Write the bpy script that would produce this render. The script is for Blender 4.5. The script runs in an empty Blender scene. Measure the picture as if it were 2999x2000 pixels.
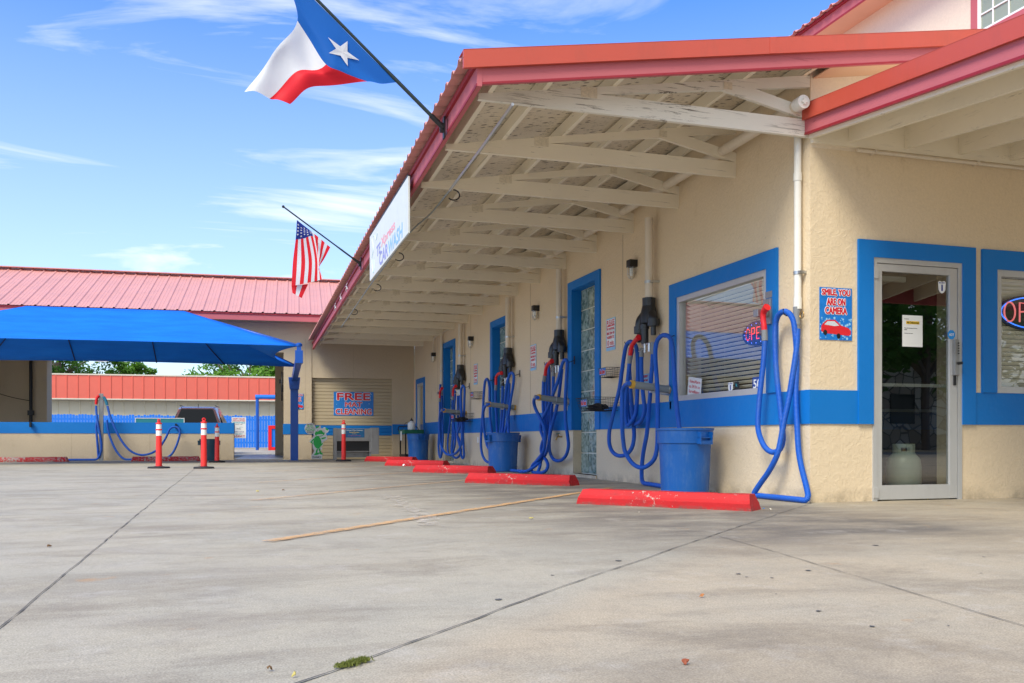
import bpy, bmesh, math, random
from mathutils import Vector, Matrix, Euler, noise
R = math.radians
V_ = Vector
random.seed(7)
S = bpy.context.scene
COL = S.collection

# ------------------------------------------------------------------ camera
cam_d = bpy.data.cameras.new("camera"); cam = bpy.data.objects.new("camera", cam_d); COL.objects.link(cam)
cam.location = (-4.775, -6.729, 0.554)
cam.rotation_euler = (R(90), 0, R(-17.0))
cam_d.sensor_width = 36.0
cam_d.lens = 36.0 * 2631 / 2999
cam_d.shift_y = (1286 - 1000) / 2999
cam_d.clip_start = 0.05; cam_d.clip_end = 3000
S.camera = cam
S.render.resolution_x = 1024; S.render.resolution_y = 683
S.view_settings.view_transform = 'Standard'
S.view_settings.look = 'None'
S.view_settings.exposure = 1.2
S.view_settings.gamma = 1.0

# ------------------------------------------------------------------ sky and sun
SUN_EL, SUN_AZ = 48, 232          # azimuth clockwise from +Y (north)
w = bpy.data.worlds.new("World"); S.world = w; w.use_nodes = True
nt = w.node_tree; N = nt.nodes; L = nt.links; N.clear()
out = N.new('ShaderNodeOutputWorld'); bg = N.new('ShaderNodeBackground'); L.new(bg.outputs[0], out.inputs[0])
sky = N.new('ShaderNodeTexSky'); sky.sky_type = 'NISHITA'; sky.sun_disc = False
sky.sun_elevation = R(SUN_EL); sky.sun_rotation = R(SUN_AZ)
sky.air_density = 1.15; sky.dust_density = 0.6; sky.ozone_density = 1.6
hs = N.new('ShaderNodeHueSaturation'); hs.inputs['Saturation'].default_value = 1.18; hs.inputs['Value'].default_value = 1.0
L.new(sky.outputs[0], hs.inputs['Color'])
tc = N.new('ShaderNodeTexCoord'); sep = N.new('ShaderNodeSeparateXYZ'); L.new(tc.outputs['Generated'], sep.inputs[0])
def wm(op, a, b=None, c=None, clamp=False):
    n = N.new('ShaderNodeMath'); n.operation = op; n.use_clamp = clamp
    for i, v in enumerate((a, b, c)):
        if v is None: continue
        if isinstance(v, (int, float)): n.inputs[i].default_value = v
        else: L.new(v, n.inputs[i])
    return n.outputs[0]
zz = wm('ADD', wm('MAXIMUM', sep.outputs[2], 0.0), 0.12)
cx = wm('DIVIDE', sep.outputs[0], zz); cy = wm('DIVIDE', sep.outputs[1], zz)
cmb = N.new('ShaderNodeCombineXYZ'); L.new(cx, cmb.inputs[0]); L.new(cy, cmb.inputs[1])
mp = N.new('ShaderNodeMapping'); mp.inputs['Rotation'].default_value = (0, 0, R(28)); mp.inputs['Scale'].default_value = (0.62, 2.1, 1)
mp.inputs['Location'].default_value = (3.6, 2.3, 0)
L.new(cmb.outputs[0], mp.inputs[0])
n1 = N.new('ShaderNodeTexNoise'); n1.inputs['Scale'].default_value = 1.25; n1.inputs['Detail'].default_value = 9; n1.inputs['Roughness'].default_value = 0.58; n1.inputs['Distortion'].default_value = 1.1
L.new(mp.outputs[0], n1.inputs['Vector'])
n2 = N.new('ShaderNodeTexNoise'); n2.inputs['Scale'].default_value = 0.55; n2.inputs['Detail'].default_value = 3
L.new(cmb.outputs[0], n2.inputs['Vector'])
# thin cirrus in front, brighter cloud low by the horizon
back = wm('MULTIPLY', sep.outputs[1], -0.9, clamp=True)  # unseen cloud bank added behind the camera to neutralise the blue fill
lowh = wm('SUBTRACT', 0.52, wm('MULTIPLY', sep.outputs[2], 1.15), clamp=True)
dens = wm('ADD', wm('MULTIPLY', wm('SUBTRACT', n1.outputs[0], 0.47), 4.0), wm('MULTIPLY', wm('SUBTRACT', n2.outputs[0], 0.5), 3.0))
dens = wm('ADD', dens, wm('MULTIPLY', back, 1.5), clamp=True)
dens = wm('MULTIPLY', dens, 0.8)
dens = wm('MAXIMUM', dens, wm('MULTIPLY', lowh, 1.0), clamp=True)
tint = N.new('ShaderNodeMixRGB'); tint.blend_type = 'MULTIPLY'; tint.inputs[0].default_value = 1.0
tint.inputs[2].default_value = (0.48, 0.73, 1.20, 1)
L.new(hs.outputs[0], tint.inputs[1])
mix = N.new('ShaderNodeMixRGB'); L.new(dens, mix.inputs[0]); L.new(tint.outputs[0], mix.inputs[1])
mix.inputs[2].default_value = (5.3, 5.4, 5.15, 1)
L.new(mix.outputs[0], bg.inputs[0]); bg.inputs[1].default_value = 0.108

sd = bpy.data.lights.new("sun", 'SUN'); so = bpy.data.objects.new("sun", sd); COL.objects.link(so)
sd.energy = 1.7; sd.angle = R(24); sd.color = (1.0, 0.935, 0.77)
az, el = R(SUN_AZ), R(SUN_EL)
dirv = Vector((math.sin(az) * math.cos(el), math.cos(az) * math.cos(el), math.sin(el)))
so.rotation_euler = dirv.to_track_quat('Z', 'Y').to_euler()

# ------------------------------------------------------------------ picture measurements -> world points on known planes
FF, HX, HY = 2631.0, 1500.0, 1286.0
CP = Vector(cam.location); RX = (0.9563, -0.2924); DX = (0.2924, 0.9563)
def _ray(x, y):
    u = (x - HX) / FF; v = -(y - HY) / FF
    return RX[0] * u + DX[0], RX[1] * u + DX[1], v
def onX(x, y, X=0.0):
    r = _ray(x, y); t = (X - CP.x) / r[0]; return Vector((X, CP.y + t * r[1], CP.z + t * r[2]))
def onY(x, y, Y=0.0):
    r = _ray(x, y); t = (Y - CP.y) / r[1]; return Vector((CP.x + t * r[0], Y, CP.z + t * r[2]))

# ------------------------------------------------------------------ materials
MATS = {}
class G:
    def __init__(s, name):
        s.m = bpy.data.materials.new(name); s.m.use_nodes = True; s.t = s.m.node_tree; s.N = s.t.nodes; s.L = s.t.links
        s.b = s.N['Principled BSDF']; s.out = s.N['Material Output']; s.tc = None
    def co(s, kind='Object'):
        if s.tc is None: s.tc = s.N.new('ShaderNodeTexCoord')
        return s.tc.outputs[kind]
    def map(s, scale=(1, 1, 1), rot=(0, 0, 0), loc=(0, 0, 0), src=None):
        n = s.N.new('ShaderNodeMapping'); n.inputs['Scale'].default_value = scale; n.inputs['Rotation'].default_value = rot; n.inputs['Location'].default_value = loc
        s.L.new(src or s.co(), n.inputs[0]); return n.outputs[0]
    def noise(s, scale, detail=4, rough=0.55, src=None, dist=0):
        n = s.N.new('ShaderNodeTexNoise'); n.inputs['Scale'].default_value = scale; n.inputs['Detail'].default_value = detail; n.inputs['Roughness'].default_value = rough; n.inputs['Distortion'].default_value = dist
        s.L.new(src or s.co(), n.inputs['Vector']); return n.outputs[0]
    def vor(s, scale, feature='F1', src=None, out='Distance', rnd=1):
        n = s.N.new('ShaderNodeTexVoronoi'); n.inputs['Scale'].default_value = scale; n.feature = feature; n.inputs['Randomness'].default_value = rnd
        s.L.new(src or s.co(), n.inputs['Vector']); return n.outputs[out]
    def ramp(s, fac, stops):
        n = s.N.new('ShaderNodeValToRGB'); s.L.new(fac, n.inputs[0]); e = n.color_ramp.elements
        while len(e) > 1: e.remove(e[-1])
        for i, (p, c) in enumerate(stops):
            k = e[0] if i == 0 else e.new(p)
            k.position = p; k.color = (c, c, c, 1) if isinstance(c, (int, float)) else tuple(c) + (1,)
        return n.outputs[0]
    def mix(s, fac, a, b, mode='MIX'):
        n = s.N.new('ShaderNodeMixRGB'); n.blend_type = mode
        for i, v in ((0, fac), (1, a), (2, b)):
            if isinstance(v, (int, float)): n.inputs[i].default_value = v if i == 0 else (v, v, v, 1)
            elif isinstance(v, (tuple, list)): n.inputs[i].default_value = tuple(v)[:3] + (1,)
            else: s.L.new(v, n.inputs[i])
        return n.outputs[0]
    def math(s, op, a, b=0.0, clamp=False):
        n = s.N.new('ShaderNodeMath'); n.operation = op; n.use_clamp = clamp
        for i, v in enumerate((a, b)):
            if isinstance(v, (int, float)): n.inputs[i].default_value = v
            else: s.L.new(v, n.inputs[i])
        return n.outputs[0]
    def bump(s, h, strength=0.3, dist=0.01, nrm=None):
        n = s.N.new('ShaderNodeBump'); n.inputs['Strength'].default_value = strength; n.inputs['Distance'].default_value = dist
        s.L.new(h, n.inputs['Height'])
        if nrm: s.L.new(nrm, n.inputs['Normal'])
        s.L.new(n.outputs[0], s.b.inputs['Normal']); return n.outputs[0]
    def set(s, **k):
        for a, v in k.items():
            i = s.b.inputs[a.replace('_', ' ')]
            if isinstance(v, (int, float)): i.default_value = v
            elif isinstance(v, tuple): i.default_value = v[:3] + (1,)
            else: s.L.new(v, i)
        return s
def mat(name, col, rough=0.6, metal=0.0, var=0.10, vs=3.0, bump=0.0, bs=60.0, bd=0.004, spec=0.5, coat=0.0, dirt=0.0, dcol=(0.08, 0.07, 0.05)):
    if name in MATS: return MATS[name]
    g = G(name)
    n = g.noise(vs, 6, 0.6)
    c = g.mix(n, tuple(x * (1 - var) for x in col), tuple(min(1, x * (1 + var)) for x in col))
    if dirt:
        d = g.ramp(g.noise(vs * 2.3, 9, 0.78, src=g.map((1, 1, 0.30))), [(0.5, 0.0), (0.66, dirt)])
        c = g.mix(d, c, dcol)
    r = g.ramp(g.noise(vs * 4, 4), [(0.3, max(0, rough - 0.08)), (0.7, min(1, rough + 0.08))])
    g.set(Base_Color=c, Roughness=r, Metallic=metal, Specular_IOR_Level=spec)
    if coat: g.set(Coat_Weight=coat, Coat_Roughness=0.1)
    if bump: g.bump(g.noise(bs, 5), bump, bd)
    MATS[name] = g.m; return g.m
def emit(name, col, s):
    g = G(name); g.set(Base_Color=col, Emission_Color=col, Emission_Strength=s, Roughness=0.4); MATS[name] = g.m; return g.m
def stucco(name, col, stain=0.5, bd=0.012):
    g = G(name)
    base = g.mix(g.noise(0.9, 5), tuple(x * 0.93 for x in col), tuple(min(1, x * 1.06) for x in col))
    fine = g.mix(g.noise(38, 5, 0.7), 0.85, 1.12); base = g.mix(1.0, base, fine, 'MULTIPLY')
    st = g.ramp(g.noise(2.2, 9, 0.72, src=g.map((1, 1, 0.4))), [(0.60, 0.0), (0.80, stain)])
    base = g.mix(st, base, tuple(x * y for x, y in zip(col, (0.62, 0.55, 0.42))))
    sp = g.ramp(g.noise(14, 3, 0.6), [(0.70, 0.0), (0.78, stain * 0.7)])
    base = g.mix(sp, base, tuple(x * 0.45 for x in col))
    # wear and splash marks close to the ground
    sx = g.N.new('ShaderNodeSeparateXYZ'); g.L.new(g.co(), sx.inputs[0])
    lo = g.math('MULTIPLY', g.ramp(sx.outputs[2], [(0.0, 0.55), (0.14, 0.0)]), g.ramp(g.noise(5, 6, 0.7), [(0.40, 0.0), (0.62, 1.0)]))
    base = g.mix(lo, base, (0.20, 0.16, 0.11))
    g.set(Base_Color=base, Roughness=0.85, Specular_IOR_Level=0.25)
    kn = g.ramp(g.noise(15, 5, 0.6, dist=1.0), [(0.44, 0.0), (0.58, 1.0)])
    h = g.math('ADD', g.math('MULTIPLY', kn, 0.55), g.math('MULTIPLY', g.noise(60, 4), 0.45))
    g.bump(h, 0.40, bd * 0.6)
    MATS[name] = g.m; return g.m
CREAM = stucco('cream_stucco', (0.77, 0.625, 0.43), 0.75)
LITCREAM = stucco('lit_cream_stucco', (0.80, 0.68, 0.53), 0.1, 0.004)  # same cream paint as below, with reflected light put into the colour
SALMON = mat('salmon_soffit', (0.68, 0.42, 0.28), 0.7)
BLUE = mat('blue_masonry_paint', (0.002, 0.175, 0.56), 0.55, var=0.08, vs=2, bump=0.35, bs=22, bd=0.006, spec=0.35)
PBLUE = mat('blue_fence_paint', (0.002, 0.16, 0.68), 0.55, var=0.15, vs=5, bump=0.2)
STEELBLUE = mat('blue_steel_paint', (0.002, 0.08, 0.42), 0.38, var=0.08, vs=4)
HOSE = None
def hose_mat():
    g = G('blue_vacuum_hose')
    uv = g.co('UV'); sx = g.N.new('ShaderNodeSeparateXYZ'); g.L.new(uv, sx.inputs[0])
    wv = g.math('SINE', g.math('MULTIPLY', sx.outputs[0], 560.0))
    c = g.mix(g.noise(6, 4), (0.001, 0.085, 0.50), (0.002, 0.14, 0.68))
    c = g.mix(g.ramp(g.noise(3, 6, 0.7), [(0.50, 0.0), (0.75, 0.5)]), c, (0.06, 0.13, 0.32))
    c = g.mix(g.ramp(wv, [(0.0, 0.15), (0.6, 0.0)]), c, (0.0, 0.02, 0.16))
    g.set(Base_Color=c, Roughness=0.5); g.bump(wv, 0.5, 0.003); return g.m
HOSE = hose_mat()
def wood_paint(name, col, crack=0.0, crackcol=(0.12, 0.09, 0.06)):
    g = G(name)
    c = g.mix(g.noise(1.8, 6), tuple(x * 0.88 for x in col), tuple(min(1, x * 1.06) for x in col))
    st = g.ramp(g.noise(7, 8, 0.7, src=g.map((0.35, 0.5, 3))), [(0.60, 0.0), (0.76, 0.55)])
    c = g.mix(st, c, tuple(x * 0.55 for x in col))
    if crack:
        k = g.ramp(g.noise(22, 7, 0.75, src=g.map((0.09, 0.09, 1.6)), dist=0.6), [(0.63 - 0.05 * crack, 0.0), (0.66 - 0.05 * crack, 1.0)])
        k2 = g.ramp(g.noise(1.2, 3), [(0.45, 0.0), (0.6, 1.0)])
        c = g.mix(g.math('MULTIPLY', k, k2), c, crackcol)
    g.set(Base_Color=c, Roughness=0.72, Specular_IOR_Level=0.3); g.bump(g.noise(30, 6, 0.6, src=g.map((0.15, 0.15, 2))), 0.3, 0.003)
    MATS[name] = g.m; return g.m
TRUSS = wood_paint('cream_painted_timber', (0.86, 0.78, 0.62), 0.4)
TRUSSW = wood_paint('weathered_cream_timber', (0.80, 0.76, 0.66), 1.6)
def osb_mat():
    g = G('painted_strand_board')
    c = g.mix(g.noise(3, 5), (0.64, 0.56, 0.43), (0.78, 0.69, 0.54))
    k = g.ramp(g.vor(7.5, src=g.map((1.1, 2.6, 1), rot=(0, 0, 0.5))), [(0.20, 1.0), (0.28, 0.0)])
    k2 = g.ramp(g.noise(9, 5, 0.7), [(0.44, 0.0), (0.52, 1.0)])
    c = g.mix(g.math('MULTIPLY', g.math('MULTIPLY', k, k2), 0.9), c, (0.09, 0.06, 0.04))
    k3 = g.ramp(g.noise(13, 6, 0.75, src=g.map((0.9, 3.0, 1), rot=(0, 0, -0.4))), [(0.58, 0.0), (0.61, 0.8)])
    c = g.mix(k3, c, (0.17, 0.12, 0.08))
    g.set(Base_Color=c, Roughness=0.8); g.bump(g.noise(40, 5), 0.4, 0.004); return g.m
OSB = osb_mat()
PINK = wood_paint('faded_red_board', (0.52, 0.135, 0.155), 0.3, (0.25, 0.05, 0.06))
DRED = mat('dark_red_paint', (0.30, 0.012, 0.025), 0.5, vs=5)
RMETAL = mat('red_metal_trim', (0.53, 0.080, 0.048), 0.38, var=0.08, vs=1.2, spec=0.5, dirt=0.12)
ROOFRED = mat('faded_red_roof_sheet', (0.64, 0.31, 0.28), 0.45, var=0.1, vs=1.0, dirt=0.1)
SHEETBACK = mat('brown_sheet_underside', (0.34, 0.22, 0.15), 0.6, var=0.2, vs=6)
def redpaint(name, chips, scuff):
    g = G(name); c = g.mix(g.noise(6, 6, 0.6), (0.46, 0.010, 0.012), (0.62, 0.016, 0.018))
    c = g.mix(g.ramp(g.noise(5, 8, 0.75, src=g.map((0.6, 2, 1), loc=(2, 1, 0))), [(0.50, 0.0), (0.70, scuff)]), c, (0.16, 0.03, 0.03))
    geo = g.N.new('ShaderNodeNewGeometry'); ch = g.math('ADD', g.noise(26, 8, 0.8), g.math('MULTIPLY', g.noise(2.5, 2), 0.35))
    c = g.mix(g.ramp(ch, [(chips, 0.0), (chips + 0.015, 1.0)]), c, (0.46, 0.41, 0.34))
    sx = g.N.new('ShaderNodeSeparateXYZ'); g.L.new(g.co(), sx.inputs[0])
    c = g.mix(g.math('MULTIPLY', g.ramp(sx.outputs[2], [(0.0, 0.9), (0.03, 0.0)]), g.ramp(g.noise(12, 5, 0.7), [(0.4, 0.0), (0.6, 1.0)])), c, (0.12, 0.09, 0.07))
    g.set(Base_Color=c, Roughness=0.62, Specular_IOR_Level=0.35); g.bump(g.noise(35, 6, 0.7), 0.7, 0.004); MATS[name] = g.m; return g.m
REDPAINT = redpaint('red_concrete_paint', 0.80, 0.45)
REDWORN = redpaint('worn_red_concrete_paint', 0.70, 0.5)
REDPL = mat('red_plastic', (0.72, 0.012, 0.018), 0.32, var=0.05)
ORPL = mat('fluorescent_red_plastic', (0.90, 0.035, 0.03), 0.4, var=0.06, vs=5, dirt=0.1)
CANBLUE = mat('blue_bin_plastic', (0.002, 0.10, 0.38), 0.42, var=0.1, vs=4, bump=0.15, bs=60, dirt=0.40, dcol=(0.10, 0.20, 0.38))
CANTEAL = mat('slate_bin_plastic', (0.035, 0.10, 0.14), 0.5, var=0.1, vs=4)
BLACKPL = mat('black_pipe_plastic', (0.012, 0.013, 0.014), 0.35, var=0.3, vs=8, spec=0.55)
BLACKRB = mat('black_rubber', (0.016, 0.016, 0.018), 0.7, var=0.3)
GREYPL = mat('grey_plastic', (0.22, 0.23, 0.24), 0.45)
GREYPVC = mat('grey_pipe_plastic', (0.27, 0.30, 0.29), 0.4, var=0.12, vs=12)
YELPL = mat('yellow_plastic', (0.75, 0.42, 0.05), 0.45)
WHITEPVC = mat('white_pipe_plastic', (0.80, 0.78, 0.72), 0.35, var=0.05, vs=4, dirt=0.25, dcol=(0.4, 0.33, 0.25))
CREAMPVC = mat('cream_painted_pipe', (0.72, 0.63, 0.50), 0.5, var=0.07, vs=4, dirt=0.2, dcol=(0.35, 0.28, 0.2))
STEEL = mat('galvanised_steel', (0.55, 0.56, 0.56), 0.35, 0.9, vs=12)
STAIN = mat('stainless_sheet', (0.36, 0.36, 0.36), 0.38, 0.75, var=0.2, vs=3, dirt=0.3)
ALU = mat('anodised_aluminium', (0.56, 0.56, 0.55), 0.36, 0.35, var=0.04, dirt=0.08)
DKMETAL = mat('dark_steel', (0.03, 0.03, 0.033), 0.45, 0.6)
WHITE = mat('white_board', (0.86, 0.87, 0.86), 0.5, var=0.03)
OFFW = mat('off_white_paper', (0.78, 0.79, 0.78), 0.7, var=0.03)
SIGNBL = mat('blue_sign_print', (0.01, 0.19, 0.62), 0.35, var=0.3, vs=16)
SIGNLB = mat('pale_blue_bubble_print', (0.30, 0.60, 0.88), 0.4, var=0.2, vs=20)
REDINK = mat('red_ink', (0.62, 0.01, 0.03), 0.45, var=0.02)
DBINK = mat('dark_blue_ink', (0.01, 0.04, 0.30), 0.45)
BLKINK = mat('black_ink', (0.01, 0.01, 0.012), 0.5)
GRNINK = mat('green_ink', (0.03, 0.55, 0.10), 0.5, var=0.15, vs=15)
TEALINK = mat('teal_ink', (0.05, 0.42, 0.52), 0.5)
YELINK = mat('yellow_ink', (0.85, 0.55, 0.02), 0.5)
FADEPINK = mat('faded_pink_ink', (0.80, 0.33, 0.40), 0.6)
FADEBLUE = mat('faded_blue_ink', (0.25, 0.48, 0.75), 0.6, var=0.25, vs=3)
FADEVIO = mat('faded_violet_ink', (0.28, 0.30, 0.62), 0.6, var=0.25, vs=3)
FADECY = mat('faded_cyan_ink', (0.62, 0.82, 0.88), 0.6)
BLIND = mat('cream_blind_slat', (0.90, 0.86, 0.72), 0.5, var=0.04)
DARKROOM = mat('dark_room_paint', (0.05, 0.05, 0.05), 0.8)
TANK = mat('pale_green_grey_enamel', (0.52, 0.58, 0.50), 0.35)
DOORTAN = mat('tan_roll_up_slat', (0.50, 0.41, 0.27), 0.5, var=0.06)
CWTAN = stucco('tan_stucco', (0.60, 0.49, 0.345), 0.45)
GREENPL = mat('dark_green_plastic', (0.01, 0.13, 0.07), 0.45)
BRASS = mat('brass', (0.45, 0.28, 0.10), 0.35, 0.8)
SIDING = mat('cream_metal_siding', (0.66, 0.60, 0.44), 0.5, var=0.05)
SHEDRED = mat('coral_metal_siding', (0.68, 0.13, 0.09), 0.45, var=0.06)
CARRED = mat('dark_red_car_paint', (0.06, 0.003, 0.005), 0.28, 0.3, var=0.05, coat=0.8)
TYRE = mat('tyre_rubber', (0.015, 0.015, 0.016), 0.8)
BARK = mat('tree_bark', (0.16, 0.12, 0.09), 0.9, var=0.3, vs=6, bump=0.8, bs=20, bd=0.03)
GBLOCK = None
def glass_mat(name, tint, refl=1.0, rough=0.0):
    g = G(name); tr = g.N.new('ShaderNodeBsdfTransparent'); tr.inputs[0].default_value = tint + (1,)
    gl = g.N.new('ShaderNodeBsdfGlossy'); gl.inputs['Roughness'].default_value = rough; gl.inputs[0].default_value = (1, 1, 1, 1)
    geo = g.N.new('ShaderNodeNewGeometry'); dp = g.N.new('ShaderNodeVectorMath'); dp.operation = 'DOT_PRODUCT'; g.L.new(geo.outputs['Incoming'], dp.inputs[0]); g.L.new(geo.outputs['Normal'], dp.inputs[1])
    ab = g.math('ABSOLUTE', dp.outputs['Value']); f = g.math('MULTIPLY', g.math('ADD', g.math('MULTIPLY', g.math('POWER', g.math('SUBTRACT', 1.0, ab), 5.0), 0.92), 0.075), refl, clamp=True)
    mx = g.N.new('ShaderNodeMixShader'); g.L.new(f, mx.inputs[0]); g.L.new(tr.outputs[0], mx.inputs[1]); g.L.new(gl.outputs[0], mx.inputs[2])
    g.L.new(mx.outputs[0], g.out.inputs[0]); MATS[name] = g.m; return g.m
GLASS = glass_mat('clear_window_glass', (0.96, 0.98, 0.97), 1.5)
TGLASS = glass_mat('tinted_door_glass', (0.50, 0.53, 0.50), 2.2)
LAMPGL = glass_mat('lamp_glass', (0.9, 0.9, 0.88), 1.2, 0.08)
def gb_mat():
    g = G('wavy_glass_block')
    n = g.noise(9, 4, 0.5, dist=1.5)
    c = g.mix(g.ramp(n, [(0.35, 0.0), (0.65, 1.0)]), (0.09, 0.16, 0.13), (0.42, 0.52, 0.45))
    g.set(Base_Color=c, Roughness=0.10, Specular_IOR_Level=0.9)
    w_ = g.N.new('ShaderNodeTexWave'); w_.inputs['Scale'].default_value = 9; w_.inputs['Distortion'].default_value = 3.5; w_.inputs['Detail'].default_value = 2
    g.L.new(g.map((1, 1, 1), rot=(0.7, 0, 0)), w_.inputs[0])
    g.bump(w_.outputs[1], 0.7, 0.006); return g.m
GBLOCK = gb_mat()
def fabric_mat():
    g = G('blue_shade_fabric')
    c = g.mix(g.noise(1.2, 6, src=g.map((1, 4, 4))), (0.003, 0.11, 0.56), (0.008, 0.21, 0.84))
    g.set(Base_Color=c, Roughness=0.75, Specular_IOR_Level=0.2)
    tl = g.N.new('ShaderNodeBsdfTranslucent'); tl.inputs[0].default_value = (0.0, 0.10, 0.55, 1)
    mx = g.N.new('ShaderNodeMixShader'); mx.inputs[0].default_value = 0.01
    g.L.new(g.b.outputs[0], mx.inputs[1]); g.L.new(tl.outputs[0], mx.inputs[2]); g.L.new(mx.outputs[0], g.out.inputs[0])
    g.bump(g.noise(2.2, 4, 0.6, src=g.map((0.35, 2.2, 1))), 0.5, 0.05); return g.m
FABRIC = fabric_mat()
def cloth(name, col, tr=0.25):
    g = G(name); c = g.mix(g.noise(3, 3), tuple(x * 0.92 for x in col), col)
    g.set(Base_Color=c, Roughness=0.6, Specular_IOR_Level=0.25)
    tl = g.N.new('ShaderNodeBsdfTranslucent'); tl.inputs[0].default_value = tuple(col) + (1,)
    mx = g.N.new('ShaderNodeMixShader'); mx.inputs[0].default_value = tr
    g.L.new(g.b.outputs[0], mx.inputs[1]); g.L.new(tl.outputs[0], mx.inputs[2]); g.L.new(mx.outputs[0], g.out.inputs[0]); return g.m
FBLUE = cloth('royal_blue_flag_cloth', (0.01, 0.13, 0.50)); FNAVY = cloth('navy_flag_cloth', (0.015, 0.035, 0.24))
FWHITE = cloth('white_flag_cloth', (0.80, 0.82, 0.86)); FRED = cloth('red_flag_cloth', (0.80, 0.02, 0.035))
def ground_mat():
    g = G('worn_concrete')
    co = g.co('Object')
    big = g.noise(0.35, 6, 0.6)
    c = g.mix(big, (0.395, 0.350, 0.262), (0.525, 0.470, 0.360))
    # the diagonal bay beyond the joint is a warmer pour
    sx = g.N.new('ShaderNodeSeparateXYZ'); g.L.new(co, sx.inputs[0])
    d = g.math('SUBTRACT', sx.outputs[0], sx.outputs[1])
    warm = g.ramp(g.math('ADD', g.math('MULTIPLY', d, 0.35), 0.5), [(0.50, 0.0), (0.60, 1.0)])
    yl = g.ramp(g.math('MULTIPLY', g.math('ADD', sx.outputs[1], 10.0), 0.1), [(0.99, 1.0), (1.05, 0.0)])
    warm = g.math('MULTIPLY', warm, yl)
    c = g.mix(g.math('MULTIPLY', warm, 0.92), c, g.mix(g.noise(0.8, 6, 0.65), (0.42, 0.345, 0.24), (0.54, 0.45, 0.32)))
    gr = g.noise(0.9, 7, 0.65, src=g.map((1, 1, 1), loc=(4, 9, 0)))
    c = g.mix(g.ramp(gr, [(0.42, 0.0), (0.70, 0.5)]), c, (0.35, 0.335, 0.28))
    # drive marks and drip stains dragged along the parking direction
    st = g.noise(1.0, 8, 0.68, src=g.map((0.8, 1.7, 1), rot=(0, 0, R(-48)), loc=(5, 1, 0)), dist=0.6)
    c = g.mix(g.ramp(st, [(0.48, 0.0), (0.70, 0.60)]), c, (0.20, 0.16, 0.115))
    st2 = g.noise(0.75, 8, 0.7, src=g.map((1.0, 1.5, 1), rot=(0, 0, R(-35)), loc=(7, 3, 0)), dist=0.4)
    c = g.mix(g.ramp(st2, [(0.56, 0.0), (0.72, 0.5)]), c, (0.16, 0.135, 0.105))
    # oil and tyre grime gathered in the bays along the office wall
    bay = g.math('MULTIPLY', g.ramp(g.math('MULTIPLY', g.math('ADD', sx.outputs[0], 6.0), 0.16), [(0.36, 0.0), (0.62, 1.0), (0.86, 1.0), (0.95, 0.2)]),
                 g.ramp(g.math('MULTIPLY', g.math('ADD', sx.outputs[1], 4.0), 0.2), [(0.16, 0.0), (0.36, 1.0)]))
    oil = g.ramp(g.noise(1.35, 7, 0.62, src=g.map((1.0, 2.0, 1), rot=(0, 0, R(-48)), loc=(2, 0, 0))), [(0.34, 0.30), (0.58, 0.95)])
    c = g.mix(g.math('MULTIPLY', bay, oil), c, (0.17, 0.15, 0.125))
    # chewing gum and tar spots, rust spots
    v = g.N.new('ShaderNodeTexVoronoi'); v.inputs['Scale'].default_value = 1.6
    g.L.new(g.mix(0.05, co, g.N.new('ShaderNodeTexNoise').outputs[1]), v.inputs['Vector'])
    sp = g.math('LESS_THAN', g.math('ADD', v.outputs['Distance'], g.math('MULTIPLY', g.noise(20, 3), 0.05)), 0.062)
    pick = g.math('GREATER_THAN', g.vor(1.6, out='Color'), 0.62)
    c = g.mix(g.math('MULTIPLY', g.math('MULTIPLY', sp, pick), 0.75), c, (0.09, 0.09, 0.09))
    rs = g.ramp(g.noise(2.9, 4, 0.6, src=g.map(loc=(11, 5, 0))), [(0.67, 0.0), (0.74, 0.55)])
    c = g.mix(rs, c, (0.50, 0.28, 0.12))
    bl = g.ramp(g.noise(4.5, 8, 0.75, src=g.map((1, 1, 1), loc=(3, 8, 0))), [(0.50, 0.0), (0.72, 0.45)]); c = g.mix(bl, c, (0.27, 0.23, 0.18))
    lt = g.ramp(g.noise(3.1, 7, 0.7, src=g.map(loc=(8, 2, 0))), [(0.56, 0.0), (0.72, 0.35)]); c = g.mix(lt, c, (0.60, 0.56, 0.49))
    fine = g.mix(g.noise(36, 9, 0.9), 0.50, 1.48); c = g.mix(1.0, c, fine, 'MULTIPLY')
    agg = g.mix(g.ramp(g.noise(170, 3, 0.7), [(0.35, 0.0), (0.65, 1.0)]), 0.72, 1.22); c = g.mix(1.0, c, agg, 'MULTIPLY')
    g.set(Base_Color=c, Roughness=g.ramp(g.noise(3, 5), [(0.3, 0.62), (0.7, 0.88)]), Specular_IOR_Level=0.35)
    g.bump(g.math('ADD', g.math('MULTIPLY', g.noise(120, 5, 0.7), 0.6), g.math('MULTIPLY', g.noise(6, 5), 0.6)), 0.35, 0.006)
    return g.m
GROUND = ground_mat()
def line_mat(k=0.0):
    g = G('worn_yellow_line')
    g.set(Base_Color=g.mix(g.noise(4, 4), (0.66, 0.34, 0.12), (0.74, 0.45, 0.20)), Roughness=0.8)
    tr = g.N.new('ShaderNodeBsdfTransparent'); mx = g.N.new('ShaderNodeMixShader')
    g.L.new(g.ramp(g.noise(9, 8, 0.75), [(0.36, min(1, 0.85 + k)), (0.55, 0.22 + k * 1.2)]), mx.inputs[0])
    g.L.new(g.b.outputs[0], mx.inputs[1]); g.L.new(tr.outputs[0], mx.inputs[2]); g.L.new(mx.outputs[0], g.out.inputs[0]); return g.m
LINE = line_mat()
LINEF = line_mat(0.30)
JOINT = mat('dark_joint_filler', (0.13, 0.12, 0.105), 0.9, var=0.3, vs=9)
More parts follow.
